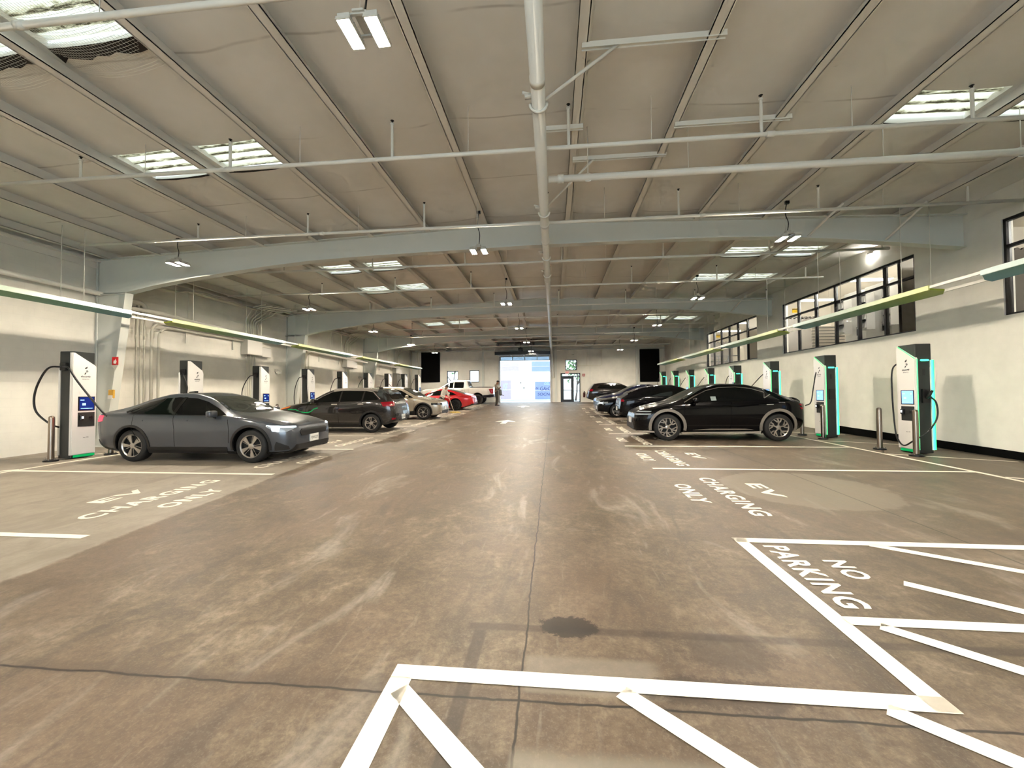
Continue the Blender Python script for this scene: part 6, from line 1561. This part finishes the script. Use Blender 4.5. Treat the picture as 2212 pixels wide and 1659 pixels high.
# cleaner with a mop between the sand-silver car and the red car
yp = 24.1; xp = -6.58; r = empty('person', (xp, yp, fz(yp)), -.35, 'person in a white shirt leaning over a mop beside the red car', 'person')
person(r, dict(pelvis=(-.06, 0, .92), chest=(.10, 0, 1.24), neck=(.20, 0, 1.40), head=(.29, 0, 1.52), face=(.8, -.1, -.6),
    sh_l=(.15, .19, 1.32), el_l=(.22, .24, 1.05), wr_l=(.40, .10, .98), hand_l=(.8, -.3, -.2), sh_r=(.15, -.19, 1.32), el_r=(.10, -.28, 1.04), wr_r=(.33, -.10, .90), hand_r=(.8, .2, -.1),
    hip_l=(-.06, .10, .88), kn_l=(.08, .12, .48), an_l=(.02, .14, .085), toe_l=(.16, .15, .03), hip_r=(-.06, -.10, .88), kn_r=(.02, -.12, .48), an_r=(-.16, -.14, .085), toe_r=(-.02, -.15, .03), sleeve=.8), M_skin2, M_top2, M_leg2, M_black, M_hair)
mp = Vector((-5.85, 24.0, fz(24.0)))
t = empty('mop', mp, 0, 'long-handled mop with a shaggy yellow head resting on the floor beside the red car', 'mop')
h0 = r.matrix_basis @ Vector((.42, 0, .95)) if False else Matrix.Translation((xp, 24.1, fz(24.1))) @ Matrix.Rotation(-.35, 4, 'Z') @ Vector((.44, 0, .93))
bm = BM(); d = (h0 - mp).normalized(); tube(bm, [Vector((0, 0, .03)), d * ((h0 - mp).length + .25)], .014, 8); obj('handle', bm, mat('mop_handle', rgb(226, 196, 176), .5), t)
bm = BM(); bx(bm, -.16, .16, -.03, .03, .03, .06); bevel_all(bm, .01, 1); hd_ = obj('mop_head', bm, M_yellow, t)
M_mop = mat('mop_yarn', rgb(236, 214, 130), .9)
bm = BM(); random.seed(5)
for k in range(60):
    a = random.uniform(0, 2 * PI); x0 = random.uniform(-.16, .16); L = random.uniform(.10, .24)
    p = Vector((x0, random.uniform(-.03, .03), .05)); q = p + Vector((math.cos(a) * L * 1.1, math.sin(a) * L * .6, 0))
    tube(bm, spline([p, (p + q) / 2 + Vector((0, 0, .03)), Vector((q.x, q.y, .014)), Vector((q.x + .03 * math.cos(a), q.y, .012))], 3), .011, 5)
o = obj('yarn', bm, M_mop, hd_); o['kind'] = 'stuff'
# ------------------------------------------------------------------ light from outside and camera
w = bpy.data.worlds.new('World'); sc.world = w; w.use_nodes = True
nt = w.node_tree; bg = nt.nodes['Background']
sk = nt.nodes.new('ShaderNodeTexSky'); sk.sky_type = 'HOSEK_WILKIE'; sk.turbidity = 6.; sk.ground_albedo = .4; sk.sun_direction = (-.3, -.6, .74)
mx = nt.nodes.new('ShaderNodeMix'); mx.data_type = 'RGBA'; mx.inputs[0].default_value = .75; mx.inputs[7].default_value = (.70, .86, 1.0, 1)
nt.links.new(sk.outputs[0], mx.inputs[6]); nt.links.new(mx.outputs[2], bg.inputs[0])
bg.inputs[1].default_value = 5.6
cam = bpy.data.cameras.new('camera'); co = bpy.data.objects.new('camera', cam); COL.objects.link(co)
cam.sensor_width = 36; cam.lens = 890.86 / 2212 * 36; cam.clip_start = .05; cam.clip_end = 300
yaw, pitch, roll = 9.98519162e-02, 2.44496619e-02, -6.55540703e-03
f = Vector((-math.sin(yaw) * math.cos(pitch), math.cos(yaw) * math.cos(pitch), math.sin(pitch)))
r = Vector((math.cos(yaw), math.sin(yaw), 0)); u = r.cross(f)
r2 = r * math.cos(roll) + u * math.sin(roll); u2 = -r * math.sin(roll) + u * math.cos(roll)
co.matrix_world = Matrix(((r2.x, u2.x, -f.x, 0), (r2.y, u2.y, -f.y, 0), (r2.z, u2.z, -f.z, 1.63), (0, 0, 0, 1)))
sc.camera = co
sc.view_settings.exposure = 0.8
cy = sc.cycles
cy.use_denoising = True
cy.sample_clamp_indirect = 6
cy.max_bounces = 5; cy.diffuse_bounces = 3; cy.glossy_bounces = 2; cy.transmission_bounces = 5; cy.transparent_max_bounces = 6
cy.caustics_reflective = False; cy.caustics_refractive = False
cy.use_adaptive_sampling = True; cy.adaptive_threshold = .12; cy.adaptive_min_samples = 16
for n in ('led_green', 'led_cyan', 'base_led_green', 'screen_blue', 'screen_pale', 'screen_graphic', 'reader_glow', 'headlight_white', 'tail_light', 'tail_light_lit', 'decal_green', 'exit_red'):
    if n in MATS: MATS[n].cycles.emission_sampling = 'NONE'
